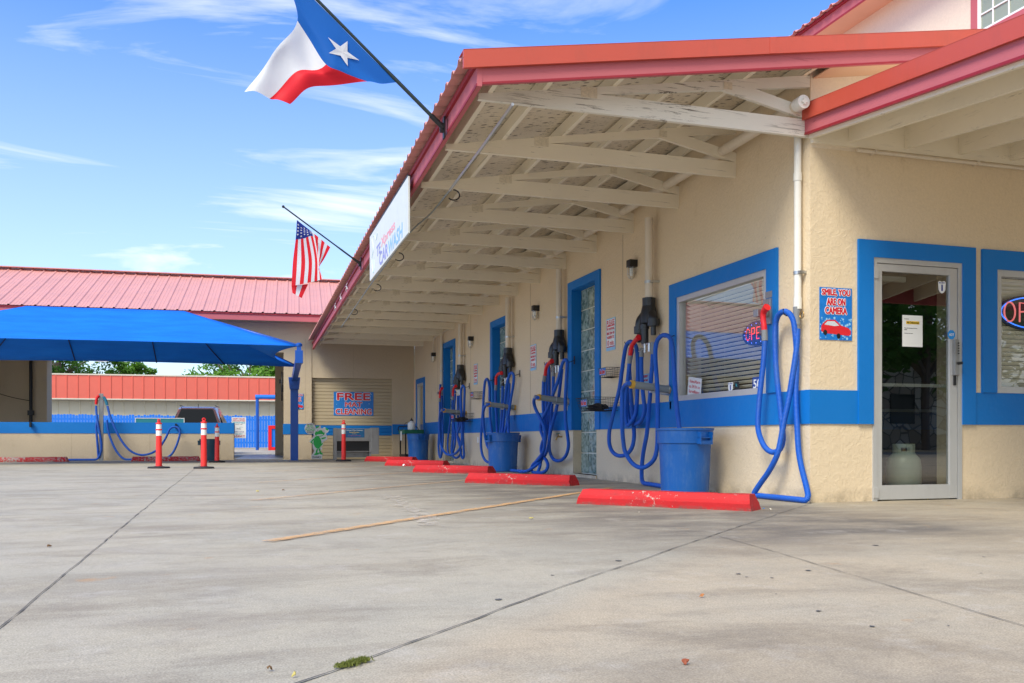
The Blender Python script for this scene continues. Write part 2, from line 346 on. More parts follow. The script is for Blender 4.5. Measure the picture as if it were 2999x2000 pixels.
def leaf_mat(name, a, b):
    g = G(name); c = g.mix(g.noise(0.6, 4), a, b)
    g.set(Base_Color=c, Roughness=0.55, Specular_IOR_Level=0.3)
    tl = g.N.new('ShaderNodeBsdfTranslucent'); g.L.new(c, tl.inputs[0]); mx = g.N.new('ShaderNodeMixShader'); mx.inputs[0].default_value = 0.5
    g.L.new(g.b.outputs[0], mx.inputs[1]); g.L.new(tl.outputs[0], mx.inputs[2]); g.L.new(mx.outputs[0], g.out.inputs[0]); return g.m
LEAF = leaf_mat('bright_green_leaves', (0.07, 0.22, 0.02), (0.26, 0.48, 0.07))
LEAF2 = leaf_mat('deep_green_leaves', (0.04, 0.14, 0.015), (0.15, 0.32, 0.05))

# ------------------------------------------------------------------ mesh building
class MB:
    def __init__(s): s.bm = bmesh.new(); s.uv = None
    def poly(s, pts, smooth=False):
        f = s.bm.faces.new([s.bm.verts.new(p) for p in pts]); f.smooth = smooth; return f
    def box(s, a, b, bevel=0.0):
        x0, y0, z0 = a; x1, y1, z1 = b
        if x0 > x1: x0, x1 = x1, x0
        if y0 > y1: y0, y1 = y1, y0
        if z0 > z1: z0, z1 = z1, z0
        v = [s.bm.verts.new(p) for p in ((x0, y0, z0), (x1, y0, z0), (x1, y1, z0), (x0, y1, z0), (x0, y0, z1), (x1, y0, z1), (x1, y1, z1), (x0, y1, z1))]
        fs = [s.bm.faces.new([v[i] for i in q]) for q in ((0, 3, 2, 1), (4, 5, 6, 7), (0, 1, 5, 4), (1, 2, 6, 5), (2, 3, 7, 6), (3, 0, 4, 7))]
        if bevel:
            es = list({e for f in fs for e in f.edges})
            bmesh.ops.bevel(s.bm, geom=es, offset=bevel, segments=2, affect='EDGES', profile=0.6)
        return s
    def prism(s, pts, d):
        "closed polygon pts (3D) pushed along vector d"
        d = Vector(d); a = [s.bm.verts.new(p) for p in pts]; b = [s.bm.verts.new(Vector(p) + d) for p in pts]; n = len(a)
        s.bm.faces.new(a); s.bm.faces.new(b[::-1])
        for i in range(n): s.bm.faces.new((a[i], b[i], b[(i + 1) % n], a[(i + 1) % n]))
        return s
    def tube(s, path, r, n=12, cap=True, uv=False):
        path = [Vector(p) for p in path]; m = len(path)
        rs = r if isinstance(r, (list, tuple)) else [r] * m
        rings = []; t0 = (path[1] - path[0]).normalized()
        up = Vector((0, 0, 1)) if abs(t0.z) < 0.9 else Vector((1, 0, 0))
        nx = t0.cross(up).normalized(); L_ = 0; Ls = [0]
        if uv and s.uv is None: s.uv = s.bm.loops.layers.uv.new('UVMap')
        for i in range(m):
            t = (path[min(i + 1, m - 1)] - path[max(i - 1, 0)])
            t = t.normalized() if t.length > 1e-9 else t0
            nx = (nx - t * nx.dot(t));
            nx = nx.normalized() if nx.length > 1e-6 else t.orthogonal().normalized()
            ny = t.cross(nx)
            rings.append([s.bm.verts.new(path[i] + (nx * math.cos(2 * math.pi * k / n) + ny * math.sin(2 * math.pi * k / n)) * rs[i]) for k in range(n)])
            if i: L_ += (path[i] - path[i - 1]).length; Ls.append(L_)
        for i in range(m - 1):
            for k in range(n):
                f = s.bm.faces.new((rings[i][k], rings[i][(k + 1) % n], rings[i + 1][(k + 1) % n], rings[i + 1][k])); f.smooth = True
                if uv:
                    for lp, (u, v) in zip(f.loops, ((Ls[i], k / n), (Ls[i], (k + 1) / n), (Ls[i + 1], (k + 1) / n), (Ls[i + 1], k / n))): lp[s.uv].uv = (u, v)
        if cap: s.bm.faces.new(rings[0][::-1]); s.bm.faces.new(rings[-1])
        return s
    def cyl(s, a, b, r, r2=None, n=16): return s.tube([a, b], [r, r if r2 is None else r2], n)
    def lathe(s, c, prof, n=24):
        "profile of (radius, z)"
        c = Vector(c); rings = []
        for r, z in prof: rings.append([s.bm.verts.new(c + Vector((r * math.cos(2 * math.pi * k / n), r * math.sin(2 * math.pi * k / n), z))) for k in range(n)])
        for i in range(len(rings) - 1):
            for k in range(n):
                f = s.bm.faces.new((rings[i][k], rings[i][(k + 1) % n], rings[i + 1][(k + 1) % n], rings[i + 1][k])); f.smooth = True
        s.bm.faces.new(rings[0][::-1]); s.bm.faces.new(rings[-1]); return s
    def bar(s, a, b, w_, h_, up=(0, 0, 1)):
        a = Vector(a); b = Vector(b); t = (b - a).normalized(); sd_ = t.cross(Vector(up)).normalized(); u = sd_.cross(t)
        p = [a + sd_ * i * w_ / 2 + u * j * h_ / 2 for i, j in ((-1, -1), (1, -1), (1, 1), (-1, 1))]
        return s.prism(p, b - a)
    def build(s, name, m, parent=None, sharp=40):
        bmesh.ops.recalc_face_normals(s.bm, faces=s.bm.faces)
        for e in s.bm.edges:
            if len(e.link_faces) == 2 and e.calc_face_angle(0) > R(sharp): e.smooth = False
        me = bpy.data.meshes.new(name); s.bm.to_mesh(me); s.bm.free()
        me.materials.append(m); o = bpy.data.objects.new(name, me); COL.objects.link(o)
        if parent: o.parent = parent
        return o
def tag(o, label=None, cat=None, group=None, kind=None):
    if label: o['label'] = label
    if cat: o['category'] = cat
    if group: o['group'] = group
    if kind: o['kind'] = kind
    return o
def thing(name, label, cat, loc=(0, 0, 0), rot=(0, 0, 0), group=None):
    o = bpy.data.objects.new(name, None); COL.objects.link(o); o.location = loc; o.rotation_euler = rot; o.empty_display_size = 0.2
    return tag(o, label, cat, group)
def kids(o): return [c for c in ALLOBJ() if c.parent == o]
def ALLOBJ(): return list(COL.objects)
def copy_tree(o, parent=None):
    c = o.copy(); COL.objects.link(c); c.parent = parent
    for k in kids(o): copy_tree(k, c)
    return c
def B(a, b, name, m, parent=None, bevel=0.0): return MB().box(a, b, bevel).build(name, m, parent)
def spline(P, step=0.03):
    P = [Vector(p) for p in P]; Q = [P[0] * 2 - P[1]] + P + [P[-1] * 2 - P[-2]]; out_ = []
    for i in range(1, len(Q) - 2):
        a, b, c, d = Q[i - 1:i + 3]; n = max(2, int((c - b).length / step))
        for k in range(n):
            t = k / n; out_.append(0.5 * ((2 * b) + (c - a) * t + (2 * a - 5 * b + 4 * c - d) * t * t + (3 * b - a - 3 * c + d) * t ** 3))
    out_.append(P[-1]); return out_
def text(s, cx_, cy_, wd, ht, m, parent, name='lettering', z=0.003, depth=0.0015, bold=0.0, shear=0.0, outline=None, ow=0.045):
    "flat lettering in the parent's local XY plane (x right, y up), fitted to width x height; outline = material of a wider copy behind"
    def mk(off):
        cu = bpy.data.curves.new(name, 'FONT'); cu.body = s; cu.size = 1; cu.extrude = 0.01; cu.offset = off; cu.shear = shear; cu.align_x = 'CENTER'; cu.resolution_u = 3
        tmp = bpy.data.objects.new('tmp', cu); COL.objects.link(tmp)
        me = bpy.data.meshes.new_from_object(tmp.evaluated_get(bpy.context.evaluated_depsgraph_get())); bpy.data.objects.remove(tmp); return me
    me = mk(0.0)
    xs = [v.co.x for v in me.vertices]; ys = [v.co.y for v in me.vertices]
    x0, x1, y0, y1 = min(xs), max(xs), min(ys), max(ys)
    def fin(rad, m, z, name):
        "thicken the strokes by laying shifted copies over each other, a hair apart in height"
        mb = MB(); sh = [(0, 0)] + ([(math.cos(k * math.pi / 4) * rad * ht, math.sin(k * math.pi / 4) * rad * ht) for k in range(8)] if rad > 0 else [])
        for i, (dx, dy) in enumerate(sh):
            vs = [mb.bm.verts.new((cx_ + ((v.co.x - x0) / (x1 - x0) - 0.5) * wd + dx, cy_ + ((v.co.y - y0) / (y1 - y0) - 0.5) * ht + dy, z + i * 3e-5 + (v.co.z + 0.01) / 0.02 * depth)) for v in me.vertices]
            for p in me.polygons: mb.bm.faces.new([vs[k] for k in p.vertices])
        o = mb.build(name, m, parent); return o
    if outline: fin(bold + ow, outline, z - 0.0018, 'lettering_outline')
    return fin(bold, m, z, name)
def frame_wall1(Y, z, X=0.0):      # board on the long wall: x right = -Y, y = up, normal = -X
    return Matrix(((0, 0, -1, X), (-1, 0, 0, Y), (0, 1, 0, z), (0, 0, 0, 1)))
def frame_wall2(X, z, Y=0.0):      # board facing -Y
    return Matrix(((1, 0, 0, X), (0, 0, -1, Y), (0, 1, 0, z), (0, 0, 0, 1)))
def sign(name, label, cat, M_, w_, h_, m, th=0.004, group=None):
    r = thing(name, label, cat, group=group); r.matrix_world = M_
    B((-w_ / 2, -h_ / 2, 0), (w_ / 2, h_ / 2, th), 'board', m, r); return r
def zt(Y): return -0.0085 * Y       # the canopy falls a little along the building

# ================================================================== SETTING
gm = MB(); gm.poly([(-400, -300, 0), (400, -300, 0), (400, 600, 0), (-400, 600, 0)])
tag(gm.build('ground', GROUND), kind='structure')
def strip(name, pts, w_, m, z=0.004, rag=0.0, step=0.05, kind='structure'):
    mb = MB(); P = [Vector((x, y, 0)) for x, y in pts]; L_ = []; 
    for a, b in zip(P, P[1:]):
        n = max(1, int((b - a).length / step)); L_ += [a.lerp(b, k / n) for k in range(n)]
    L_.append(P[-1]); prev = None
    for i, p in enumerate(L_):
        t = (L_[min(i + 1, len(L_) - 1)] - L_[max(0, i - 1)]).normalized(); s_ = Vector((-t.y, t.x, 0))
        wob = (noise.noise(p * 1.3) * 0.35 + noise.noise(p * 5) * 0.25) * rag
        hw = w_ / 2 * (1 + (noise.noise(p * 9 + Vector((3, 1, 0))) * (1.4 if rag > 0.005 else 0.25)))
        a = mb.bm.verts.new(p + s_ * (wob + hw) + Vector((0, 0, z))); b = mb.bm.verts.new(p + s_ * (wob - hw) + Vector((0, 0, z)))
        if prev: mb.bm.faces.new((prev[0], prev[1], b, a))
        prev = (a, b)
    return tag(mb.build(name, m), kind=kind)
strip('pavement_joint', [(-5.44, -6.5), (-5.44, -3.7), (-5.50, 3), (-5.53, 10.4), (-5.55, 17.6)], 0.0045, JOINT, rag=0.02)
strip('pavement_joint', [(-6.2, -6.2), (-4.634, -4.637), (-3.9, -3.867), (-2.343, -2.306), (-0.05, -0.08)], 0.005, JOINT, rag=0.03)
strip('pavement_joint', [(-2.15, -2.16), (-2.27, -3.0), (-2.56, -4.66), (-2.9, -6.6)], 0.0045, JOINT, rag=0.02)
strip('pavement_joint', [(-14, 7.2), (-5.53, 7.2)], 0.005, JOINT, rag=0.02)
def yline(a, b, w_=0.085, m=LINEF): strip('parking_line', [a, b], w_, m, z=0.008, rag=0.003)
yline((-4.62, -1.73), (-0.75, 2.62), 0.088, LINE); yline((-4.66, 1.66), (-1.2, 5.75)); yline((-4.52, 5.10), (-1.2, 8.95)); yline((-4.5, 8.9), (-1.1, 12.8))

def chalk_mat():
    g = G('chalky_scuff'); g.set(Base_Color=(0.62, 0.55, 0.46), Roughness=0.9)
    tr = g.N.new('ShaderNodeBsdfTransparent'); mx = g.N.new('ShaderNodeMixShader'); g.L.new(g.ramp(g.noise(11, 9, 0.85), [(0.46, 1.0), (0.62, 0.25)]), mx.inputs[0]); g.L.new(g.b.outputs[0], mx.inputs[1]); g.L.new(tr.outputs[0], mx.inputs[2]); g.L.new(mx.outputs[0], g.out.inputs[0]); return g.m
strip('chalk_scuff', [(-3.38, 1.86), (-3.45, 0.4), (-3.6, -1.2)], 0.14, chalk_mat(), z=0.012, rag=0.12)
# ================================================================== OFFICE BUILDING
bld = thing('office_building', 'cream stucco car wash office with blue band and long open canopy along its side', 'building')
ZB0, ZB1 = 0.688, 0.986
W1 = [(0.646, 2.465, 0.986, 2.157, 0.20), (4.876, 5.78, 0.045, 2.768, 0.30), (9.213, 10.117, 0.045, 2.723, 0.30), (13.48, 14.384, 0.045, 2.733, 0.30), (16.95, 17.86, 0.0, 2.075, 0.30)]
def wall_grid(mb, ys, zs, holes, f):
    for y0, y1 in zip(ys, ys[1:]):
        for z0, z1 in zip(zs, zs[1:]):
            cy_, cz = (y0 + y1) / 2, (z0 + z1) / 2
            if any(a < cy_ < b and c < cz < d for a, b, c, d in holes): continue
            f(mb, y0, y1, z0, z1)
def wall_solid(name, m, parent, holes, u1, z1, plane, u0=0.0, z0=0.0, th=0.3, top=None):
    "wall as a skin with holes plus reveals, plane('x' or 'y') and thickness inward"
    us = sorted({u0, u1} | {h[0] for h in holes} | {h[1] for h in holes}); zs = sorted({z0, z1} | {h[2] for h in holes} | {h[3] for h in holes})
    mb = MB()
    P = (lambda u, z, d: (d, u, z)) if plane == 'x' else (lambda u, z, d: (u, d, z))
    for d in (0.0, th):
        def f(mb_, a, b, c, e): mb_.poly([P(a, c, d), P(b, c, d), P(b, e, d), P(a, e, d)])
        wall_grid(mb, us, zs, holes, f)
    for a, b, c, e in holes:
        mb.poly([P(a, c, 0), P(a, c, th), P(a, e, th), P(a, e, 0)]); mb.poly([P(b, c, 0), P(b, c, th), P(b, e, th), P(b, e, 0)])
        mb.poly([P(a, e, 0), P(b, e, 0), P(b, e, th), P(a, e, th)])
        if c > z0: mb.poly([P(a, c, 0), P(b, c, 0), P(b, c, th), P(a, c, th)])
    mb.poly([P(u0, z0, 0), P(u0, z0, th), P(u0, z1, th), P(u0, z1, 0)]); mb.poly([P(u1, z0, 0), P(u1, z0, th), P(u1, z1, th), P(u1, z1, 0)])
    mb.poly([P(u0, z1, 0), P(u1, z1, 0), P(u1, z1, th), P(u0, z1, th)])
    bmesh.ops.remove_doubles(mb.bm, verts=mb.bm.verts, dist=1e-5)
    return mb.build(name, m, parent)
wall_solid('wall', CREAM, bld, [(a, b, c, d) for a, b, c, d, _ in W1], 18.3, 3.70, 'x')
D2 = [(0.643, 1.622, 0.0, 2.176), (2.02, 3.85, 0.987, 2.143)]
w2 = wall_solid('wall', CREAM, bld, D2, 8.0, 3.10, 'y', u0=0.302)
mb = MB()                                                      # the corner return and the raking gable over the door wall
mb.prism([(0.0, 0.0, 0), (0.302, 0.0, 0), (0.302, 0.0, 3.73), (0.0, 0.0, 3.68)], (0, 0.0, 0)) if False else None
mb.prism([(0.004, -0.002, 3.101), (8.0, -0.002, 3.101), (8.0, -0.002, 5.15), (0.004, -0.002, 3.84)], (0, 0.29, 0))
mb.build('gable_wall', LITCREAM, bld)
mb = MB(); mb.prism([(0.001, 0.002, 3.7005), (0.001, 18.29, 3.7005), (0.001, 18.29, 3.765), (0.001, 0.002, 3.845)], (0.29, 0, 0)); mb.build('wall_head', CREAM, bld)
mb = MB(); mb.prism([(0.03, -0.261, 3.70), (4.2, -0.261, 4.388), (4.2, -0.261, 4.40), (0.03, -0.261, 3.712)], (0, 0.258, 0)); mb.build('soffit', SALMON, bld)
mb = MB(); mb.box((0.003, -0.002, 0.0), (0.302, -0.0005, 3.10)); mb.build('corner_return', CREAM, bld)
mb = MB(); mb.box((7.9, 0.3, 0), (8.0, 18.3, 3.7)); mb.box((0.3, 18.2, 0), (8, 18.3, 3.7)); mb.build('rear_wall', CREAM, bld)
# panel seams as thin dark grooves
mb = MB()
for y in (3.97, 7.80, 11.9, 15.2): B((-0.0035, y, 1.0), (-0.0005, y + 0.012, 3.2), 'wall_seam', mat('seam_shadow', (0.50, 0.40, 0.28), 0.9), bld)
# blue band and raised blue window surrounds
mb = MB(); ed = [0.0] + [v for a, b, c, d, _ in W1[1:] for v in (a - 0.17, b + 0.17)] + [18.295]
for i in range(0, len(ed), 2): B((-0.012, ed[i], ZB0), (0.002, ed[i + 1], ZB1), 'painted_band', BLUE, bld)
B((-0.0125, -0.0125, ZB0), (0.486, 0.0005, ZB1 - 0.001), 'painted_band', BLUE, bld); B((1.772, -0.012, ZB0), (8.0, 0.001, ZB1 - 0.001), 'painted_band', BLUE, bld)
def surround(y0, y1, z0, z1, oy0, oy1, oz1, plane, zlow):
    mb = MB(); P = (lambda u, z, d: (d, u, z)) if plane == 'x' else (lambda u, z, d: (u, d, z)); t = -0.026
    for a, b, c, d in ((oy0, y0, zlow, z1), (y1, oy1, zlow, z1), (oy0, oy1, z1, oz1)): mb.box(P(a, c, t), P(b, d, 0.003))
    return mb
s_ = surround(0.646, 2.465, 0.986, 2.157, 0.476, 2.63, 2.322, 'x', 0.9865); s_.build('window_surround', BLUE, bld)
for a, b, c, d, _ in W1[1:4]:
    s_ = surround(a, b, c, d, a - 0.17, b + 0.17, d + 0.125, 'x', ZB0)
    s_.box((0.0, b - 0.006, ZB0), (0.128, b + 0.003, d)); s_.box((0.0, a - 0.003, ZB0), (0.128, a + 0.006, d)); s_.box((0.0, a, d - 0.006), (0.128, b, d + 0.003))
    s_.build('window_surround', BLUE, bld)
s_ = surround(16.95, 17.86, 0, 2.075, 16.79, 17.96, 2.21, 'x', ZB0); s_.build('window_surround', BLUE, bld)
s_ = surround(0.643, 1.622, 0, 2.176, 0.486, 1.772, 2.328, 'y', ZB0); s_.build('window_surround', BLUE, bld)
s_ = surround(2.02, 3.85, 0.987, 2.143, 1.851, 4.02, 2.323, 'y', 0.9865); s_.build('window_surround', BLUE, bld)
# glass block panels, three blocks wide and nine high
for a, b, c, d, _ in W1[1:4]:
    pm = MB(); n, m_ = 3, 9; bw = (b - a - 0.01) / n; bh = (d - c - 0.01) / m_
    pm.box((0.136, a, c), (0.20, b, d)); jt = pm.build('glass_block_window', mat('pale_mortar', (0.70, 0.70, 0.60), 0.8), bld)
    pm = MB()
    for i in range(n):
        for j in range(m_):
            pm.box((0.122, a + 0.005 + i * bw + 0.008, c + 0.005 + j * bh + 0.008), (0.15, a + 0.005 + (i + 1) * bw - 0.008, c + 0.005 + (j + 1) * bh - 0.008), 0.008)
    pm.build('glass_blocks', GBLOCK, jt)
    B((-0.02, a - 0.02, 0.0), (0.12, b + 0.1, 0.045), 'sill', CREAM, jt)
# big office window with venetian blind
def window_unit(parent, u0, u1, z0, z1, plane, fw=0.06, dpt=0.0, label=None):
    P = (lambda u, z, d: (d, u, z)) if plane == 'x' else (lambda u, z, d: (u, d, z))
    mb = MB(); o0, o1 = dpt - 0.012, dpt + 0.07
    for a, b, c, d in ((u0, u0 + fw, z0, z1), (u1 - fw, u1, z0, z1), (u0 + fw, u1 - fw, z0, z0 + fw), (u0 + fw, u1 - fw, z1 - fw, z1)): mb.box(P(a, c, o0), P(b, d, o1))
    fr_ = mb.build('window', ALU, parent)
    if label: fr_['label'] = label
    pn = MB(); dd_ = dpt + 0.03; pn.poly([P(u0 + fw, z0 + fw, dd_), P(u1 - fw, z0 + fw, dd_), P(u1 - fw, z1 - fw, dd_), P(u0 + fw, z1 - fw, dd_)]); pn.build('pane', GLASS, fr_)
    return fr_
def blind(parent, u0, u1, z0, z1, plane, d0, tilt=35, n=24):
    mb = MB(); P = (lambda u, z, d: Vector((d, u, z))) if plane == 'x' else (lambda u, z, d: Vector((u, d, z)))
    w_ = 0.05; dz = (z1 - z0) / n; ca, sa = math.cos(R(tilt)) * w_ / 2, math.sin(R(tilt)) * w_ / 2
    for i in range(n):
        z = z0 + (i + 0.5) * dz
        q = [P(u0, z - sa, d0 - ca), P(u1, z - sa, d0 - ca), P(u1, z + sa, d0 + ca), P(u0, z + sa, d0 + ca)]
        mb.prism(q, (0, 0, 0.002))
    for u in (u0 + 0.12, (u0 + u1) / 2, u1 - 0.12): mb.cyl(P(u, z0, d0 - w_ / 2), P(u, z1, d0 - w_ / 2), 0.0012, n=5)
    mb.box(P(u0, z1, d0 - 0.02), P(u1, z1 + 0.03, d0 + 0.03))
    return mb.build('blind', BLIND, parent)
wf = window_unit(bld, 0.646, 2.465, 0.986, 2.157, 'x'); blind(wf, 0.71, 2.36, 1.06, 2.08, 'x', 0.085, -28, 23)
wf2 = window_unit(bld, 2.02, 3.85, 0.987, 2.143, 'y'); blind(wf2, 2.09, 3.78, 1.05, 2.06, 'y', 0.14, -42, 24)
wf3 = window_unit(bld, 16.95, 17.86, 0.0, 2.075, 'x', 0.07)
B((0.3, 16.9, 0.0), (0.31, 17.9, 2.1), 'curtain', mat('pale_curtain', (0.45, 0.42, 0.36), 0.8), wf3)
# dark interior with a floor, so the glazing has a room behind it
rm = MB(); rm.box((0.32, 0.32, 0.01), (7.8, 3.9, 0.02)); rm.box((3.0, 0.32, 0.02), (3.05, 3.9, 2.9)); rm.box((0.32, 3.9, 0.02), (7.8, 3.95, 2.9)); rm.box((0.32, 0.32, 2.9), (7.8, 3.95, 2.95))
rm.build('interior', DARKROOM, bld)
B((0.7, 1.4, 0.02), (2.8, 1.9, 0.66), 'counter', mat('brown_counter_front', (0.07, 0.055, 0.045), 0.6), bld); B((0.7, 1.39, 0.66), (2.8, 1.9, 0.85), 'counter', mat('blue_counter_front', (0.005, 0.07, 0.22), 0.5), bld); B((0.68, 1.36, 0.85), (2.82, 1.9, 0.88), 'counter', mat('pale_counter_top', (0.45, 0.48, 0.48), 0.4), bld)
# glazed office door
dr = MB(); X0, X1 = 0.643, 1.622
for q in (((X0, -0.015, 0), (X0 + 0.045, 0.09, 2.176)), ((X1 - 0.045, -0.015, 0), (X1, 0.09, 2.176)), ((X0 + 0.045, -0.015, 2.13), (X1 - 0.045, 0.09, 2.176))): dr.box(*q)
doorf = dr.build('door', ALU, bld); doorf['label'] = 'aluminium framed glass office door'
dl = MB(); a0, a1 = X0 + 0.05, X1 - 0.05
dl.box((a0, -0.008, 0.012), (a0 + 0.05, 0.036, 2.125), 0.002); dl.box((a1 - 0.085, -0.008, 0.012), (a1, 0.036, 2.125), 0.002)
dl.box((a0 + 0.05, -0.007, 2.06), (a1 - 0.085, 0.035, 2.125)); dl.box((a0 + 0.05, -0.007, 0.012), (a1 - 0.085, 0.035, 0.14))
dl.build('door_leaf', ALU, doorf)
pn = MB(); pn.poly([(a0 + 0.05, 0.012, 0.14), (a1 - 0.085, 0.012, 0.14), (a1 - 0.085, 0.012, 2.06), (a0 + 0.05, 0.012, 2.06)]); pn.build('pane', TGLASS, doorf)
B((a0 + 0.05, 0.02, 1.03), (a1 - 0.085, 0.045, 1.058), 'push_bar', ALU, doorf)
B((a0 + 0.08, 0.05, 1.985), (a0 + 0.36, 0.09, 2.03), 'door_closer', ALU, doorf)
lk = MB(); lk.box((a1 - 0.055, -0.042, 1.14), (a1 - 0.005, -0.008, 1.47), 0.004); lk.build('keypad_lock', STAIN, doorf)
kb = MB()
for i in range(5): kb.cyl((a1 - 0.018, -0.05, 1.34 + i * 0.024), (a1 - 0.018, -0.04, 1.34 + i * 0.024), 0.006, n=8)
kb.cyl((a1 - 0.02, -0.085, 1.25), (a1 - 0.02, -0.04, 1.25), 0.014, n=12); kb.box((a1 - 0.045, -0.02, 1.05), (a1 - 0.02, -0.008, 1.14)); kb.build('handle', BLACKPL, doorf)
B((X0 + 0.002, -0.025, 1.99), (X0 + 0.05, -0.015, 2.08), 'hinge', ALU, doorf); B((X0 + 0.002, -0.025, 0.03), (X0 + 0.05, -0.015, 0.12), 'hinge', ALU, doorf)

# -------- canopy roof over the vacuum bays
def zroof(X): return 3.85 + 0.165 * X
XE = -3.06
rf = MB(); n = 62; y0, y1 = -0.30, 18.2; pr = []
k = 0; y = y0 - 0.03
prof = []
while y < y1:
    for dy, h in ((0.0, 0.0), (0.10, 0.0), (0.125, 0.035), (0.165, 0.035), (0.19, 0.0)): prof.append((y + dy, h))
    y += 0.2286
prev = None
for (yy, h) in prof:
    xe = XE - 0.13 + 0.0145 * yy
    a = rf.bm.verts.new((xe, yy, zroof(xe) + 0.035 + h + zt(yy))); b = rf.bm.verts.new((4.2, yy, zroof(4.2) + 0.035 + h))
    if prev: rf.bm.faces.new((prev[0], prev[1], b, a))
    prev = (a, b)
roof = rf.build('canopy_roof', ROOFRED, bld)
md = roof.modifiers.new('t', 'SOLIDIFY'); md.thickness = 0.003
# sheet underside at the drip edge, decking, boards
dk = MB(); dk.poly([(XE + 0.0, -0.28, zroof(XE)), (8, -0.28, zroof(8)), (8, 18.25, zroof(8) - 0.0), (XE + 0.265, 18.25, zroof(XE) + zt(18.3) + 0.04)])
dk.poly([(XE + 0.0, -0.28, zroof(XE) + 0.02), (8, -0.28, zroof(8) + 0.02), (8, 18.25, zroof(8) + 0.02), (XE + 0.265, 18.25, zroof(XE) + zt(18.3) + 0.06)])
dk.build('decking', OSB, roof)
def eave_pt(Y, dz): return Vector((XE + 0.0145 * (Y + 0.3), Y, 3.166 + dz - 0.0092 * (Y + 0.3)))
def eave_board(name, m, z0_, z1_, xo0, xo1):
    mb = MB(); a = eave_pt(-0.3045, 0); b = eave_pt(18.25, 0)
    mb.prism([(a.x + xo0, a.y, a.z + z0_), (a.x + xo1, a.y, a.z + z0_), (a.x + xo1, a.y, a.z + z1_), (a.x + xo0, a.y, a.z + z1_)], b - a); return mb.build(name, m, roof)
eave_board('fascia_board', PINK, 0.0, 0.155, -0.02, 0.018)
eave_board('fascia_edge', DRED, -0.003, 0.020, -0.026, -0.0205)
eave_board('fascia_trim', DRED, 0.140, 0.185, -0.045, -0.0205)
def rake(name, m, dz0, dz1, yo0, yo1, xa=XE - 0.02, xb=4.0):
    mb = MB(); mb.prism([(xa, yo0, zroof(xa) + dz0), (xb, yo0, zroof(xb) + dz0), (xb, yo0, zroof(xb) + dz1), (xa, yo0, zroof(xa) + dz1)], (0, yo1 - yo0, 0)); return mb.build(name, m, roof)
rake('rake_board', PINK, -0.163, -0.045, -0.30, -0.262)
rake('rake_edge', DRED, -0.166, -0.150, -0.304, -0.3005)
rake('rake_trim', RMETAL, -0.048, 0.085, -0.335, -0.3045, XE - 0.13)
rake('rake_trim', RMETAL, 0.083, 0.088, -0.335, -0.18, XE - 0.13)
for X in (-0.62, 1.7): rake('trim_lap', RMETAL, -0.047, 0.086, -0.338, -0.3355, X, X + 0.06)
# trusses every four feet
def truss_mesh():
    T = 0.038; mb = MB()
    mb.prism([(-2.99, 0, 3.187), (0.0, 0, 3.187), (0.0, 0, 3.337), (-2.30, 0, 3.337), (-2.99, 0, 3.225)], (0, T, 0))
    tc0 = lambda x: 3.726 + 0.165 * x
    mb.prism([(-2.99, 0.001, 3.2255), (-2.3, 0.001, 3.3375), (-1.98, 0.001, 3.3375), (0.0, 0.001, 3.625), (0.0, 0.001, tc0(0)), (-2.99, 0.001, tc0(-2.99))], (0, T - 0.002, 0))
    mb.prism([(-0.03, -0.002, 3.338), (0.0, -0.002, 3.338), (0.0, -0.002, 3.43), (-0.80, -0.002, 3.60), (-0.86, -0.002, 3.50)], (0, T - 0.003, 0))
    return mb
tm = truss_mesh().build('truss', TRUSSW, roof)
PLM = mat('painted_nail_plate', (0.70, 0.62, 0.47), 0.6, var=0.35, vs=60)
pla = B((-2.14, -0.0035, 3.30), (-2.0, -0.0015, 3.385), 'nail_plate', PLM, roof); plb = B((-0.85, -0.0055, 3.51), (-0.77, -0.0035, 3.57), 'nail_plate', PLM, roof)
tm2 = truss_mesh().build('truss', TRUSS, roof)
for i in range(1, 15):
    Y = 1.215 * i; o = tm2 if i == 1 else tm2.copy()
    if i > 1: COL.objects.link(o); o.parent = roof
    o.location = (0.0, Y, zt(Y)); o.scale = (1 - 0.0048 * Y, 1, 1)
    for q_ in (pla, plb): p2 = q_.copy(); COL.objects.link(p2); p2.parent = roof; p2.location = (0, Y, zt(Y)); p2.scale = (1 - 0.0048 * Y, 1, 1)
for X in (-2.90, -2.45, -1.85, -1.25, -0.65, -0.06):
    a = Vector((X, -0.26, 3.727 + 0.165 * X)); b = Vector((X * (1 - 0.0048 * 18.2), 18.2, 3.727 + 0.165 * X + zt(18.2)))
    mb = MB(); mb.prism([a + Vector((-0.019, 0, 0)), a + Vector((0.019, 0, 0)), a + Vector((0.019, 0, 0.121)), a + Vector((-0.019, 0, 0.115))], b - a); mb.build('purlin', TRUSS, roof)
mb = MB(); mb.box((-0.02, 0.05, 3.45), (0.0, 18.2, 3.70)); mb.build('wall_plate', TRUSS, roof) if False else mb.bm.free()

# -------- porch roof over the door
po = MB()
def zp(Y): return 3.17 + 0.111 * Y
po.prism([(-0.05, 0.0, zp(0) + 0.21), (7.5, 0.0, zp(0) + 0.21), (7.5, 0.0, zp(0) + 0.235), (-0.05, 0.0, zp(0) + 0.235)], (0, -4.6, -0.111 * 4.6))
porch = po.build('porch_roof', TRUSS, bld)
def py(name, m, x0, x1, z0_, z1_, ya=0.0, yb=-4.6):
    mb = MB(); mb.prism([(x0, ya, zp(ya) + z0_), (x1, ya, zp(ya) + z0_), (x1, ya, zp(ya) + z1_), (x0, ya, zp(ya) + z1_)], (0, yb - ya, 0.111 * (yb - ya))); return mb.build(name, m, porch)
py('fascia_board', PINK, -0.055, -0.017, 0.035, 0.165); py('fascia_edge', DRED, -0.058, -0.0555, 0.030, 0.05); py('rake_trim', RMETAL, -0.085, -0.0560, 0.155, 0.29)
